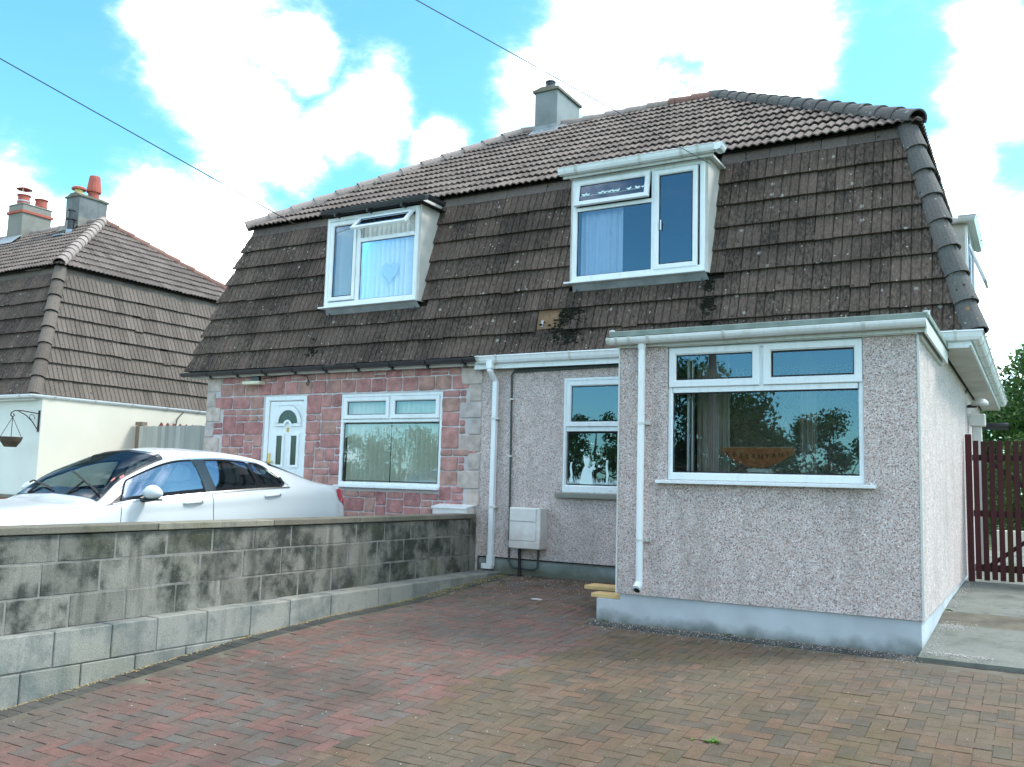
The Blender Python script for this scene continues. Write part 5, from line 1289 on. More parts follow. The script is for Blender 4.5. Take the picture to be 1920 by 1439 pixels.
# ================================================================== CAR
car = thing('parked_car', (-7.45, -1.5, .085), 'white four-door saloon car parked behind the block wall, seen from its left side', 'car')
CCX, CYR, CGZ = -7.45, .88, .085
ST = np.array([
 [0.12, .50,.32, .58,.45, .60,.62, .58,.84, .52,1.00, .42,1.045, .24,1.06, 0,1.065],
 [0.19, .68,.27, .77,.42, .80,.62, .77,.86, .70,1.05, .54,1.085, .32,1.105, 0,1.115],
 [0.38, .80,.25, .90,.40, .915,.62, .895,.87, .82,1.07, .62,1.115, .36,1.14, 0,1.15],
 [0.65, .82,.24, .935,.40, .94,.62, .925,.88, .86,1.075, .66,1.15, .42,1.18, 0,1.19],
 [1.00, .82,.24, .94,.40, .945,.62, .93,.88, .87,1.07, .64,1.235, .46,1.275, 0,1.295],
 [1.40, .82,.23, .935,.40, .945,.62, .93,.87, .88,1.055, .60,1.325, .45,1.38, 0,1.40],
 [1.85, .82,.22, .93,.40, .94,.62, .925,.85, .88,1.03, .58,1.375, .44,1.435, 0,1.46],
 [2.30, .82,.21, .925,.40, .935,.62, .92,.83, .88,1.00, .58,1.375, .44,1.44, 0,1.47],
 [2.75, .82,.21, .925,.40, .935,.62, .92,.81, .88,.965, .59,1.33, .45,1.40, 0,1.435],
 [3.05, .82,.21, .925,.40, .935,.62, .92,.80, .88,.94, .62,1.225, .47,1.285, 0,1.325],
 [3.35, .82,.21, .925,.40, .935,.62, .92,.78, .88,.915, .67,1.085, .50,1.145, 0,1.18],
 [3.58, .82,.22, .925,.40, .935,.62, .92,.77, .87,.875, .73,.915, .54,.955, 0,.98],
 [4.00, .80,.23, .92,.40, .93,.62, .91,.74, .85,.825, .72,.86, .50,.89, 0,.905],
 [4.40, .78,.24, .90,.40, .91,.60, .89,.70, .82,.775, .66,.81, .42,.84, 0,.85],
 [4.75, .72,.25, .82,.38, .84,.56, .80,.66, .72,.73, .56,.755, .34,.77, 0,.78],
 [4.95, .50,.28, .60,.38, .62,.50, .60,.58, .52,.62, .40,.64, .24,.65, 0,.655]])
CS = ST[:, 0]; CW = ST[:, 1::2]*.935; CZ = ST[:, 2::2]
def herm(x, X, Y):
    i = int(np.clip(np.searchsorted(X, x)-1, 0, len(X)-2)); m = np.gradient(Y, X, axis=0); h = X[i+1]-X[i]; t = (x-X[i])/h
    return (2*t**3-3*t**2+1)*Y[i]+(t**3-2*t**2+t)*h*m[i]+(-2*t**3+3*t**2)*Y[i+1]+(t**3-t**2)*h*m[i+1]
_T = np.arange(8.)
def csurf(s, t, side=1, off=0.):
    w = herm(s, CS, CW); z = herm(s, CS, CZ); p = Vector((CCX+side*float(herm(t, _T, w)), CYR-s, CGZ+float(herm(t, _T, z))))
    if off:
        e = .01; a = csurf(min(s+e, 4.94), t, side); b_ = csurf(s, min(t+.05, 6.95), side); c0 = csurf(s, min(t+.05, 6.95)-.05, side)
        n = (a-p).cross(b_-c0)*(1 if side > 0 else -1)
        if n.length > 1e-9:
            n.normalize()
            if n.dot(p-Vector((CCX, CYR-2.4, CGZ+.6))) < 0: n = -n
            p = p+n*off
    return p
# window outlines on the body surface, (s, t) with t between belt (4) and rail (5)
def band(s0, s1, lo, hi, n=26, rs=.0, rf=.0):
    """closed outline between lo(s) and hi(s)"""
    ss = [s0+(s1-s0)*i/n for i in range(n+1)]
    return ss, [lo(s) for s in ss], [hi(s) for s in ss]
W1 = band(2.42, 3.42, lambda s: 4.10, lambda s: 4.86 if s < 3.27 else 4.86-.66*((s-3.27)/.15)**1.2)
W2 = band(1.70, 2.30, lambda s: 4.10, lambda s: 4.86)
W3 = band(1.28, 1.66, lambda s: 4.10+.12*max(0, (1.40-s)/.12)**2.4, lambda s: 4.86-.42*max(0, (1.55-s)/.27)**1.8)
def in_band(Wb, s, t, m=0.):
    ss, lo, hi = Wb
    if s < ss[0]-m or s > ss[-1]+m: return False
    return np.interp(s, ss, lo)-m < t < np.interp(s, ss, hi)+m
WSs, WSf = (2.80, 3.56)         # windscreen: s range, rows 5.05..7
RSs, RSf = (.70, 1.30)
NS, NTt = 170, 62
sg_ = np.linspace(.12, 4.95, NS+1); tg = np.linspace(0, 7, NTt+1)
body = {}
for side in (1, -1):
    V = [[csurf(float(s), float(t), side) for t in tg] for s in sg_]; F = []; vv = [q for r in V for q in r]
    for i in range(NS):
        for j in range(NTt):
            s = (sg_[i]+sg_[i+1])/2; t = (tg[j]+tg[j+1])/2
            if in_band(W1, s, t) or in_band(W2, s, t) or in_band(W3, s, t): continue
            if WSs+.02 < s < WSf-.02 and t > 5.12: continue
            if RSs+.02 < s < RSf-.02 and t > 5.15: continue
            c = csurf(s, t, side); wy = c.y
            dead = False
            for wc in (1.02, 3.92):
                if t < 3.4 and (s-wc)**2+(c.z-CGZ-.335)**2 < .355**2: dead = True
            if dead: continue
            a = i*(NTt+1)+j; q = (a, a+1, a+NTt+2, a+NTt+1); F.append(q if side > 0 else q[::-1])
    body[side] = (vv, F)
b = MB(); b.add(*body[1]); b.add(*body[-1])
me = mesh(b.v, b.f, 'body'); bm = bmesh.new(); bm.from_mesh(me); bmesh.ops.remove_doubles(bm, verts=bm.verts, dist=.0008); bmesh.ops.recalc_face_normals(bm, faces=bm.faces); bm.to_mesh(me); bm.free()
link('body', me, 'carpaint', car, True)
b = MB(); # nose and tail end caps
for s, sg2 in ((.12, 1), (4.95, -1)):
    ring = [csurf(s, float(t), 1) for t in tg]+[csurf(s, float(t), -1) for t in tg[::-1]]; b.add(ring, [tuple(range(len(ring)))])
b.build('bumper', 'carpaint', car)
def patch(name, Wb, mat, side=1, off=.004, shrink=0., nt_=8, smooth=True):
    ss, lo, hi = Wb; v = []; f = []
    for k, s in enumerate(ss):
        for j in range(nt_+1):
            t = lo[k]+(hi[k]-lo[k])*j/nt_; v.append(csurf(s, t, side, off))
    for k in range(len(ss)-1):
        for j in range(nt_): a = k*(nt_+1)+j; f.append((a, a+1, a+nt_+2, a+nt_+1))
    m_ = MB(); m_.add(v, f); return m_.build(name, mat, car, smooth=smooth)
def rim(name, Wb, mat, side, off, win, wout, top_only=False, wt=.06):
    """trim strip that follows a window outline"""
    ss, lo, hi = Wb; pts = [(s, h, 1) for s, h in zip(ss, hi)]+[(s, l, -1) for s, l in list(zip(ss, lo))[::-1]]
    if top_only: pts = pts[:len(ss)]
    v = []; n = len(pts); cs = sum(p[0] for p in pts)/n; ct = sum(p[1] for p in pts)/n
    C3 = [csurf(p[0], p[1], side, off) for p in pts]
    for k in range(n):
        a = C3[(k-1) % n if not top_only else max(k-1, 0)]; c = C3[(k+1) % n if not top_only else min(k+1, n-1)]
        tg_ = (c-a).normalized(); nm = Vector((1*side, 0, .35)).normalized(); o = tg_.cross(nm).normalized()
        cen = csurf(cs, ct, side, off)
        if o.dot(C3[k]-cen) < 0: o = -o
        v += [C3[k]-o*win, C3[k]+o*wout]
    f = [(2*k, 2*k+1, 2*((k+1) % n)+1, 2*((k+1) % n)) for k in range(n if not top_only else n-1)]
    m_ = MB(); m_.add(v, f); return m_.build(name, mat, car)
for side in (1, -1):
    for Wb in (W1, W2, W3):
        patch('side_window', Wb, 'carglass', side, .003); rim('window_seal', Wb, 'gloss_black', side, .006, .028, .012)
    # bright strip over and under the glass line
    ss = list(np.linspace(1.23, 3.56, 60))
    def ctop(s): 
        if s > 3.27: return 4.93-.80*((s-3.27)/.29)**1.15
        if s < 1.56: return 4.93-.86*((1.56-s)/.34)**2.0
        return 4.93
    def strip(name, fn, off, wdt, mat, ssx):
        v = []; 
        for s in ssx:
            t = fn(s); dt = wdt; v += [csurf(s, t-dt, side, off), csurf(s, t+dt, side, off)]
        m_ = MB(); m_.add(v, [(2*k, 2*k+1, 2*k+3, 2*k+2) for k in range(len(ssx)-1)]); return m_.build(name, mat, car, smooth=True)
    strip('chrome_strip', ctop, .008, .022, 'chrome', ss); strip('chrome_strip', lambda s: 4.035, .008, .030, 'chrome', list(np.linspace(1.22, 3.52, 50)))
    v = [csurf(s, t, side, .0075) for s in (2.29, 2.43) for t in (4.08, 4.3, 4.5, 4.7, 4.9)]; m_ = MB(); m_.add(v, [(k, k+1, k+6, k+5) for k in range(4)]); m_.build('door_pillar', 'gloss_black', car)
    v = [csurf(s, t, side, .0075) for s in (1.655, 1.705) for t in (4.08, 4.3, 4.5, 4.7, 4.86)]; m_ = MB(); m_.add(v, [(k, k+1, k+6, k+5) for k in range(4)]); m_.build('door_pillar', 'gloss_black', car)
    # shut lines
    for (s0, s1) in ((2.36, 2.36), (3.50, 3.44), (1.36, 1.36)):
        v = []; n = 14
        for k in range(n+1):
            t = .6+(3.98-.6)*k/n; s = s0+(s1-s0)*k/n; v += [csurf(s-.0035, t, side, .0016), csurf(s+.0035, t, side, .0016)]
        if s0 == 1.36: continue
        m_ = MB(); m_.add(v, [(2*k, 2*k+1, 2*k+3, 2*k+2) for k in range(n)]); m_.build('door_gap', 'rubber', car)
    for sc in (2.62, 1.52):
        c = csurf(sc, 3.62, side, .0); m_ = MB(); P0, P1 = csurf(sc-.11, 3.66, side, .02), csurf(sc+.11, 3.64, side, .02)
        m_.tube([csurf(sc-.12, 3.66, side, .0), P0.lerp(P1, .05), P0.lerp(P1, .5)+Vector((.006*side, 0, 0)), P0.lerp(P1, .95), csurf(sc+.12, 3.64, side, .0)], .014, 8); m_.build('door_handle', 'carpaint', car, smooth=True)
        m_ = MB(); m_.lathe([(.001, 0), (.007, .001)], csurf(sc-.085, 3.66, side, .036), 8, Vector((side, 0, 0))); m_.build('key_hole', 'rubber', car)
        dish = MB(); dish.lathe([(.001, 0), (.06, .0006)], csurf(sc+.02, 3.60, side, .002), 14, Vector((side, 0, .1))); 
    # tail lamp
    tl = ([.13, .17, .20, .25, .30, .36, .40], [2.92, 2.92, 2.93, 2.98, 3.08, 3.25, 3.50], [3.85, 3.88, 3.92, 3.94, 3.94, 3.90, 3.80]); patch('tail_lamp', tl, 'tail', side, .006, nt_=5)
    # mirror
    q = csurf(3.20, 4.15, side, .0); m_ = MB(); cm_ = q+Vector((side*.17, 0, .045)); 
    bm = bmesh.new(); bmesh.ops.create_uvsphere(bm, u_segments=18, v_segments=12, radius=1)
    for vx in bm.verts:
        x, yy, z = vx.co; fl = .85 if yy > 0 else 1.0
        vx.co = Vector((x*.125*(1-.12*z), yy*.085*(1 if yy < 0 else .55), z*.075*(1-.15*x*side)))+cm_
        if z < 0: vx.co.z = cm_.z+z*.062
    me = bpy.data.meshes.new('mirror'); bm.to_mesh(me); bm.free(); mi = link('mirror', me, 'carpaint', car, True)
    m_ = MB(); m_.tube([q+Vector((-.03*side, -.02, -.035)), q+Vector((side*.06, 0, -.02)), cm_+Vector((0, .01, -.045))], .026, 8, r1=.035); m_.box(cm_.x-.10, cm_.x+.10, cm_.y-.05, cm_.y+.03, cm_.z-.072, cm_.z-.056); m_.build('mirror_foot', 'gloss_black', mi, bevel=.004)
    tri = [csurf(3.60, 4.05, side, .007), csurf(3.38, 4.05, side, .007), csurf(3.38, 4.46, side, .007), csurf(3.50, 4.28, side, .007)]; m_ = MB(); m_.add(tri, [(0, 1, 2, 3)]); m_.build('mirror_panel', 'gloss_black', car)
    for wc in (1.02, 3.92):
        m_ = MB(); c = (CCX+side*.80, CYR-wc, CGZ+.335); ax = Vector((side, 0, 0))
        m_.lathe([(.18, -.22), (.32, -.22), (.337, -.18), (.337, -.03), (.32, 0), (.20, 0.005), (.18, -.02)], c, 28, ax); wh = m_.build('wheel', 'tyre', car, smooth=False)
        m_ = MB(); m_.lathe([(.001, -.03), (.05, -.03), (.05, .0), (.001, .004)], c, 14, ax)
        for k in range(10):
            a = 2*PI*k/10; d = Vector((0, math.cos(a), math.sin(a))); e = Vector((0, -math.sin(a), math.cos(a)))*.018; c_v = Vector(c); x0 = ax*-.004
            m_.add([c_v+d*.04-e+x0, c_v+d*.235-e+x0, c_v+d*.235+e+x0, c_v+d*.04+e+x0], [(0, 1, 2, 3)])
        m_.lathe([(.235, -.05), (.245, .004), (.225, .004), (.22, -.05)], c, 28, ax); m_.build('rim', 'alloy', wh)
        m_ = MB(); v = []; 
        for k in range(25):
            a = PI*k/24; 
            for r in (.345, .372): 
                zz = .335+r*math.sin(a); t_ = np.interp(zz, [.4, .62, .87], [1, 2, 3]); v.append(csurf(wc+r*math.cos(a), float(t_), side, .004))
        m_.add(v, [(2*k, 2*k+1, 2*k+3, 2*k+2) for k in range(24)]); m_.build('wheel_arch', 'rubber', car)
# windscreen and rear window span both sides
def screen_patch(name, s0, s1, mat, t0, off=.004, ns=12):
    v = []; f = []; ts = list(np.linspace(t0, 6.98, 10)); cols = [(t, 1) for t in ts]+[(t, -1) for t in ts[::-1]]; m = len(cols)
    for i in range(ns+1):
        for (t, sd_) in cols: v.append(csurf(s0+(s1-s0)*i/ns, t, sd_, off))
    for i in range(ns):
        for j in range(m-1): a = i*m+j; f.append((a, a+1, a+m+1, a+m))
    q = MB(); q.add(v, f); return q.build(name, mat, car, smooth=True)
screen_patch('windscreen', WSs, WSf, 'carglass', 5.08); screen_patch('rear_window', RSs, RSf, 'carglass', 5.10)
for (s0, s1, nm) in ((WSs-.02, WSs+.035, 'screen_seal'), (WSf-.05, WSf+.03, 'cowl_panel'), (RSs-.02, RSs+.04, 'screen_seal'), (RSf-.04, RSf+.02, 'screen_seal')): screen_patch(nm, s0, s1, 'gloss_black', 5.05, .007, 2)
for side in (1, -1):
    for (a, c_) in ((WSs-.02, WSf+.02), (RSs-.02, RSf+.02)):
        v = []; n = 16
        for k in range(n+1): s = a+(c_-a)*k/n; v += [csurf(s, 5.05, side, .0065), csurf(s, 5.15, side, .0065)]
        m_ = MB(); m_.add(v, [(2*k, 2*k+1, 2*k+3, 2*k+2) for k in range(n)]); m_.build('screen_seal', 'gloss_black', car)
# wipers
for (wa, wb_) in (((3.53, .62), (3.36, -.05)), ((3.55, -.05), (3.42, -.62))):
    def wp(s, w, o):
        best = min(((abs(abs(w)-(csurf(s, t, 1).x-CCX)), t) for t in np.linspace(5, 6.95, 40)))[1]; return csurf(s, best, 1 if w > 0 else -1, o)
    P = [wp(wa[0]+(wb_[0]-wa[0])*k/8, wa[1]+(wb_[1]-wa[1])*k/8, .03) for k in range(9)]
    m_ = MB(); m_.tube(P, .010, 5); m_.tube([wp(3.59, wb_[1]*.6+wa[1]*.4, .01), P[4]], .011, 5); m_.build('wiper', 'rubber', car)
# shark fin, parking discs, cabin
m_ = MB(); c = csurf(1.42, 6.95, 1, 0); m_.prism([(c.y-.07, c.z-.01), (c.y+.08, c.z-.02), (c.y+.085, c.z+.02), (c.y+.04, c.z+.035)], c.x-.02, c.x+.02, 'x'); m_.build('roof_aerial', 'carpaint', car, bevel=.008)
for (s, t) in ((3.38, 5.55), (3.30, 5.25)):
    a = csurf(s, t, 1, .007); b_ = csurf(s-.05, t, 1, .007); c = csurf(s-.05, t-.16, 1, .007); d = csurf(s, t-.16, 1, .007); m_ = MB(); m_.add([a, b_, c, d], [(0, 1, 2, 3)])
    m_.build('windscreen_sticker', 'sticker' if 'sticker' in M else 'tail', car)
m_ = MB(); m_.box(CCX-.78, CCX+.78, CYR-3.6, CYR-.8, CGZ+.30, CGZ+.34); m_.box(CCX-.76, CCX+.76, CYR-3.62, CYR-3.35, CGZ+.34, CGZ+.86); m_.build('cabin_floor', 'seat', car)
m_ = MB(); m_.add([(CCX-.70, CYR-.72, CGZ+1.02), (CCX+.70, CYR-.72, CGZ+1.02), (CCX+.70, CYR-1.25, CGZ+.98), (CCX-.70, CYR-1.25, CGZ+.98)], [(0, 1, 2, 3)]); m_.build('parcel_shelf', 'seat', car)
for sx in (-.38, .38):
    for (sy, nm) in ((-2.55, 'front_seat'), (-1.45, 'rear_seat')):
        m_ = MB(); m_.box(CCX+sx-.25, CCX+sx+.25, CYR+sy-.25, CYR+sy+.25, CGZ+.38, CGZ+.55); T = Matrix.Translation((CCX+sx, CYR+sy+.25, CGZ+.5)) @ Matrix.Rotation(math.radians(-14), 4, 'X')
        m_.box(-.24, .24, -.06, .06, 0, .58, T); m_.box(-.13, .13, -.045, .045, .60, .80, T); m_.build(nm, 'seat', car, bevel=.03, seg=2)
m_ = MB(); c = Vector((CCX-.38, CYR-3.12, CGZ+.86)); m_.tube([c+Vector((.18*math.cos(a), -.08*math.sin(a), .16*math.sin(a))) for a in [2*PI*k/20 for k in range(21)]], .015, 6); m_.build('steering_wheel', 'seat', car)

# ================================================================== FAR LEFT HOUSE
hn = thing('neighbour_house', (-19, 4, .1), 'cream rendered neighbouring house at the left with brown mansard roof and two chimney stacks', 'house')
NR_, NY, NZ = -15.25, 1.87, 2.66; NI, NM = .86, 5.36; NYR = 5.45; NL = -27.5
NTx, NTy = NR_-NI, NY+NI; NYB = 2*NYR-NY
NEx, NEy, NEz = NTx+.11, NTy-.11, 5.375; NRz = 7.35; NRx = NEx-(NYR-NEy)
wallx, wally = -15.15, 1.98
b = MB(); b.add([(NL, wally, .1), (wallx, wally, .1), (wallx, wally, 2.6), (NL, wally, 2.6)], [(0, 1, 2, 3)]); b.build('front_wall', 'creamw', hn)
b = MB(); b.add([(wallx, wally, .1), (wallx, NYB-.1, .1), (wallx, NYB-.1, 2.6), (wallx, wally, 2.6)], [(0, 1, 2, 3)]); b.build('side_wall', 'cream', hn)
b = MB(); b.box(NL, wallx+.03, wally-.03, wally+.02, .1, .74); b.build('brick_plinth', 'brickp', hn)
b = MB(); b.box(NL, wallx+.04, wally-.05, wally+.02, .74, .80); b.build('plinth_ledge', 'coping', hn)
b = MB(); b.add([(NL, NY, NZ), (NR_, NY, NZ), (NTx, NTy, NM), (NL, NTy, NM)], [(0, 1, 2, 3)]); b.add([(NR_, NY, NZ), (NR_, NYB, NZ), (NTx, 2*NYR-NTy, NM), (NTx, NTy, NM)], [(0, 1, 2, 3)])
b.add([(NL, NYB, NZ), (NR_, NYB, NZ), (NTx, 2*NYR-NTy, NM), (NL, 2*NYR-NTy, NM)], [(3, 2, 1, 0)])
b.v = [(x-.012 if x > -20 else x, y+.012 if y < 5 else y, z) for x, y, z in b.v]; mn = b.build('mansard', 'felt', hn)
b = MB(); b.add([(NL, NEy, NEz-.02), (NEx, NEy, NEz-.02), (NRx, NYR, NRz-.02), (NL, NYR, NRz-.02)], [(0, 1, 2, 3)]); b.add([(NEx, NEy, NEz-.02), (NEx, 2*NYR-NEy, NEz-.02), (NRx, NYR, NRz-.02)], [(0, 1, 2)])
b.add([(NL, 2*NYR-NEy, NEz), (NEx, 2*NYR-NEy, NEz), (NRx, NYR, NRz), (NL, NYR, NRz)], [(3, 2, 1, 0)]); rn = b.build('roof', 'felt', hn)
b = MB(); b.box(NL, NTx-.02, NTy+.015, NTy+.3, NEz-.07, NEz-.04); b.each('eaves_board', 'felt', hn)
nV, nL_ = slope((0, NY, NZ), (0, NTy, NM)); nN = Vector((1, 0, 0)).cross(nV); oV, oL = slope((NR_, 0, NZ), (NTx, 0, NM)); oU = Vector((0, 1, 0)); oN = oU.cross(oV)
gA = hip_plane((NR_, NY, NZ), (NTx, NTy, NM), (-20, NY, 3)); gB = hip_plane((NR_, NY, NZ), (NTx, NTy, NM), (NR_, 5, 3)); gC = hip_plane((NR_, NYB, NZ), (NTx, 2*NYR-NTy, NM), (NR_, 5, 3))
ps = tile_field(mn, TP['dark'], (NR_, NY, NZ), (1, 0, 0), nV, nN, -16, 1, TW, 8, (nL_-.14)/8, [gA])
ps += tile_field(mn, TP['brown'], (NR_, NY, NZ), oU, oV, oN, -1, 37, TW, 8, (oL-.14)/8, [gB, gC])
for i in range(24): ps.append(piece('band_tile', BANDB, jitter(frame_mat(Vector((NTx+.05, NTy+.3*i-.05, NM-.15)), oU, oV, oN), .003, .002), par=mn))
for i in range(8): ps.append(piece('band_tile', BANDB, jitter(frame_mat(Vector((NTx-.3*(i+1), NTy-.05, NM-.15)), (1, 0, 0), nV, nN), .003, .002), par=mn))
pV, pL_ = slope((0, NEy, NEz), (0, NYR, NRz)); pN = Vector((1, 0, 0)).cross(pV); qV, qL = slope((NEx, 0, NEz), (NRx, 0, NRz)); qN = oU.cross(qV)
ps += tile_field(rn, TP['top'], (NEx, NEy-.03, NEz-.02), (1, 0, 0), pV, pN, -38, 1, TW, 11, (pL_+.03)/11, [hip_plane((NEx, NEy, NEz), (NRx, NYR, NRz), (-20, NEy, NEz))])
ps += tile_field(rn, TP['top'], (NEx+.03, NEy, NEz-.02), oU, qV, qN, -1, 30, TW, 11, (qL+.03)/11, [hip_plane((NEx, NEy, NEz), (NRx, NYR, NRz), (NEx, 5, NEz)), hip_plane((NEx, 2*NYR-NEy, NEz), (NRx, NYR, NRz), (NEx, 5, NEz))])
ps += cover_line(mn, 'hip_tile', TUBE['hipB'], Vector((NR_+.005, NY-.005, NZ)), Vector((NTx+.005, NTy-.005, NM)), cn, .35)
ps += cover_line(rn, 'hip_tile', TUBE['hipP'], Vector((NEx+.02, NEy-.02, NEz+.02)), Vector((NRx, NYR, NRz+.03)), (0, 0, 1), .33)
ps += cover_line(rn, 'hip_tile', TUBE['ridge_red'], Vector((NEx+.02, 2*NYR-NEy+.02, NEz+.02)), Vector((NRx, NYR, NRz+.03)), (0, 0, 1), .42)
ps += cover_line(rn, 'ridge_tile', TUBE['ridge'], Vector((NRx-7.5, NYR, NRz+.02)), Vector((NRx, NYR, NRz+.02)), (0, 0, 1), .42)
spread(ps, 300, 'tiles')
b = MB(); b.sweep(halfround(.95), [(NL, NY-.02, 2.655), (NR_+.02, NY-.02, 2.655), (NR_+.02, NYB, 2.665)]); b.build('gutter', 'upvc', hn)
b = MB()
for i in range(9): b.sweep(halfround(1.12), [(NR_+.02, NY+.3+i*.85, 2.66), (NR_+.02, NY+.35+i*.85, 2.66)])
for i in range(3): b.sweep(halfround(1.12), [(NR_-.25-i*.8, NY-.02, 2.66), (NR_-.2-i*.8, NY-.02, 2.66)])
b.each('gutter_bracket', 'upvc_d', hn)
b = MB(); b.box(NL, NR_+.01, NY-.0, NY+.03, 2.56, 2.66); b.box(NR_-.02, NR_+.01, NY+.03, NYB, 2.56, 2.66); b.box(NL, NR_-.02, NY+.03, wally+.02, 2.575, 2.59); b.box(wallx-.02, NR_-.02, wally+.02, NYB, 2.575, 2.59); b.build('fascia', 'upvc_d', hn)
b = MB(); b.tube([(-15.1, 5.15, 2.58), (-15.02, 5.0, 2.50), (-15.0, 4.92, 2.42), (-15.0, 4.88, 2.2)], .015, 5); b.build('cable', 'black', hn)
# stacks
def stackb(x0, x1, y0, y1, z1, mat, cap):
    b = MB(); b.box(x0, x1, y0, y1, 6.5, z1); c = b.build('chimney', mat, hn, bevel=.012)
    if cap == 'band':
        b = MB(); b.box(x0-.035, x1+.035, y0-.035, y1+.035, z1-.22, z1-.15); b.build('brick_band', 'terracotta', c, bevel=.005)
        b = MB(); b.box(x0-.01, x1+.01, y0-.01, y1+.01, z1, z1+.04); b.build('chimney_cap', 'stack_p', c, bevel=.01)
    else:
        b = MB(); b.box(x0-.03, x1+.03, y0-.03, y1+.03, z1-.03, z1+.015); b.prism([(x0, z1+.015), (x1, z1+.015), (x1-.15, z1+.09), (x0+.15, z1+.09)], y0, y1); b.build('chimney_cap', 'coping', c, bevel=.006)
    return c
c1 = stackb(-22.25, -21.62, 5.10, 5.90, 8.08, 'stack_p', 'band'); c2 = stackb(-19.80, -19.28, 5.10, 5.88, 8.0, 'stack_d', 'cap')
def pot(c, x, y, z, r0, r1, h, mat, lip=.02):
    b = MB(); b.lathe([(r0, 0), (r0, h*.25), (r0*1.06, h*.28), (r0*1.0, h*.33), (r1, h*.92), (r1+lip, h*.93), (r1+lip, h), (r1*.8, h), (r1*.75, h*.7), (.001, h*.7)], (x, y, z), 16); return b.build('chimney_pot', mat, c, smooth=False)
p1 = pot(c1, -21.95, 5.30, 8.10, .15, .14, .30, 'terracotta', .03); b = MB(); b.lathe([(.001, .09), (.08, .085), (.19, .045), (.19, .03), (.001, .05)], (-21.95, 5.30, 8.52), 16); b.build('chimney_cowl', 'terracotta', c1)
b = MB()
for k in range(4): a = PI/4+k*PI/2; b.tube([(-21.95+.13*math.cos(a), 5.3+.13*math.sin(a), 8.38), (-21.95+.14*math.cos(a), 5.3+.14*math.sin(a), 8.57)], .012, 4)
b.lathe([(.155, .12), (.16, .12), (.16, .15), (.155, .15)], (-21.95, 5.3, 8.10), 14); b.each('cowl_stay', 'metal_g', c1)
pot(c1, -21.85, 5.72, 8.10, .15, .14, .28, 'terracotta', .03)
pot(c2, -19.60, 5.28, 8.06, .11, .10, .16, 'yellowpot', .0); b = MB(); b.lathe([(.001, 0), (.17, .0), (.17, .04), (.13, .07), (.001, .06)], (-19.60, 5.28, 8.21), 14); b.build('pot_cap', 'terracotta', c2)
b = MB(); b.lathe([(.13, 0), (.13, .15), (.17, .16), (.175, .20), (.13, .55), (.12, .58), (.09, .58), (.001, .5)], (-19.5, 5.62, 8.06), 16); b.build('chimney_pot', 'terracotta', c2)
b = MB(); b.lathe([(.085, 0), (.085, .30), (.13, .31), (.13, .34), (.075, .35), (.075, .52), (.10, .53), (.10, .56), (.001, .58)], (-19.27, 4.92, 7.0), 12); b.build('flue_pipe', 'black', rn)
b = MB(); b.lathe([(.10, 0), (.095, .16)], (-19.27, 4.92, 6.90), 12); b.box(-19.5, -19.1, 4.62, 4.75, 6.86, 6.885); b.build('flue_flashing', 'blueslate', rn)
b = MB(); b.add([(-22.45, 4.75, 6.95), (-21.4, 4.75, 6.95), (-21.5, 5.09, 7.25), (-22.35, 5.09, 7.25)], [(0, 1, 2, 3)]); b.build('chimney_flashing', 'lead', c1)
b = MB(); b.add([(-19.95, 4.98, 7.11), (-19.2, 4.98, 7.11), (-19.25, 5.09, 7.25), (-19.85, 5.09, 7.25)], [(0, 1, 2, 3)]); b.box(-19.29, -19.26, 5.1, 5.9, 7.2, 7.45); b.build('chimney_flashing', 'stack_p', c2)
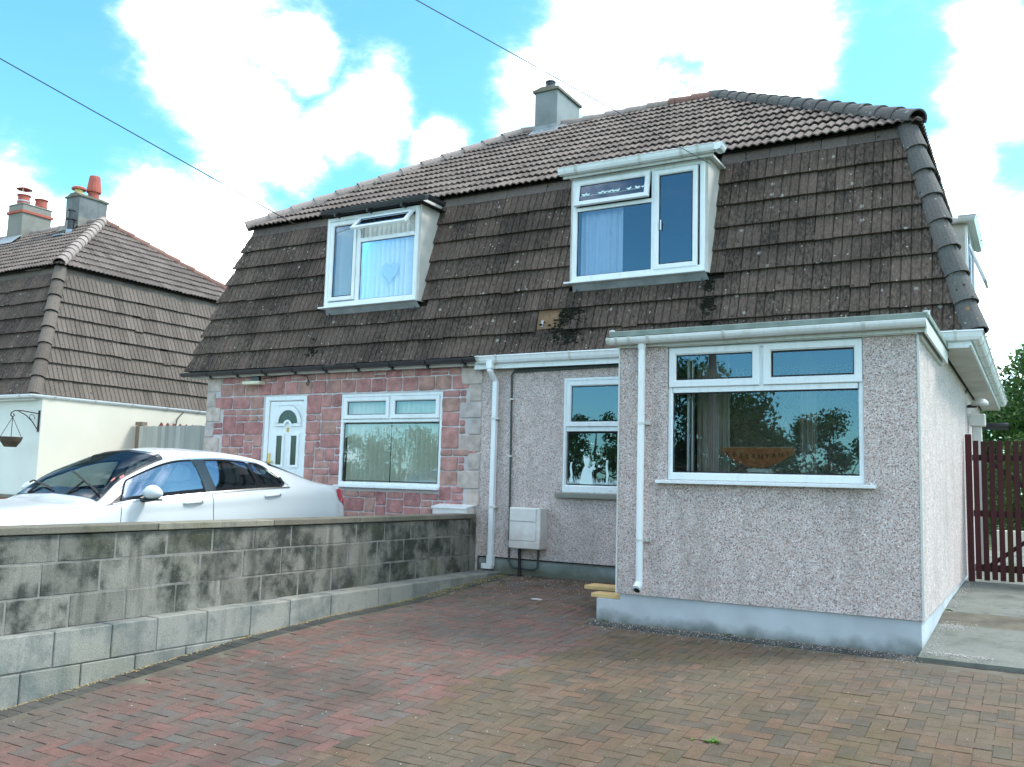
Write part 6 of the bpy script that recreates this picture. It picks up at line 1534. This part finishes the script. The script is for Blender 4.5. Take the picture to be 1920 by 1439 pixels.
# hanging basket
hb = thing('hanging_basket', (-15.2, 1.95, 2.2), 'empty brown hanging basket on a scrolled iron bracket at the corner of the cream house', 'basket')
b = MB(); b.box(-15.215, -15.185, 1.955, 1.978, 1.97, 2.37); b.tube([(-15.2, 1.95, 2.31), (-15.2, 1.62, 2.34), (-15.2, 1.50, 2.33), (-15.2, 1.44, 2.29), (-15.2, 1.43, 2.24), (-15.2, 1.47, 2.21), (-15.2, 1.50, 2.24), (-15.2, 1.48, 2.27)], .011, 6)
b.tube([(-15.2, 1.95, 2.02), (-15.2, 1.85, 2.15), (-15.2, 1.72, 2.26), (-15.2, 1.56, 2.33)], .009, 6); b.tube([(-15.2, 1.90, 2.20)]+[(-15.2, 1.83+.045*math.cos(a), 2.24+.045*math.sin(a)) for a in [k*PI/5 for k in range(9)]], .006, 5); b.build('bracket', 'bracket', hb)
b = MB(); b.lathe([(.08, 0), (.10, .0), (.17, .10), (.195, .17), (.20, .18), (.18, .18), (.15, .09), (.001, .05)], (-15.2, 1.47, 1.67), 16); b.build('basket', 'basket', hb)
b = MB()
for k in range(3): a = k*2*PI/3+.5; b.tube([(-15.2+.19*math.cos(a), 1.47+.19*math.sin(a), 1.85), (-15.2, 1.47, 2.21)], .006, 4)
b.each('chain', 'bracket', hb)

# ================================================================== FENCES between the houses
fn = thing('board_fence', (-13, 4, .1), 'weathered grey feather-edge board fence closing the gap between the two houses', 'fence')
b = MB(); b.box(-15.08, -14.93, 3.98, 4.10, .1, 2.22); b.box(-15.09, -14.90, 3.97, 4.11, 2.23, 2.30); b.build('fence_post', 'pole', fn)
x = -14.93; i = 0
while x < -10.75:
    w_ = R_.uniform(.115, .135); b = MB(); h_ = 2.21+R_.uniform(-.008, .006)
    b.add([(x, 3.955, .12), (x+w_, 3.975, .12), (x+w_, 3.99, .12), (x, 3.985, .12), (x, 3.955, h_), (x+w_, 3.975, h_), (x+w_, 3.99, h_), (x, 3.985, h_)], [(0, 1, 5, 4), (1, 2, 6, 5), (2, 3, 7, 6), (3, 0, 4, 7), (4, 5, 6, 7)]); b.build('board', 'fence', fn); x += w_-.012
b = MB(); b.box(-15, -10.7, 3.99, 4.04, 1.7, 1.78); b.box(-15, -10.7, 3.99, 4.04, .5, .58); b.build('fence_rail', 'fence', fn)
pf = thing('picket_fence', (-14, 6, .1), 'maroon pointed picket fence peeping over the grey board fence', 'fence')
for i in range(13):
    y = 4.4+i*.16; b = MB(); x = -14.85; h = 2.235-.0*i
    x0 = -14.93; b.prism([(y, .2), (y+.125, .2), (y+.125, h), (y+.0625, h+.09), (y, h)], x0, x0+.03, 'x'); b.build('picket', 'cladred', pf)
b = MB(); b.box(-14.96, -14.93, 4.3, 6.6, 1.9, 2.0); b.build('fence_rail', 'cladred', pf)
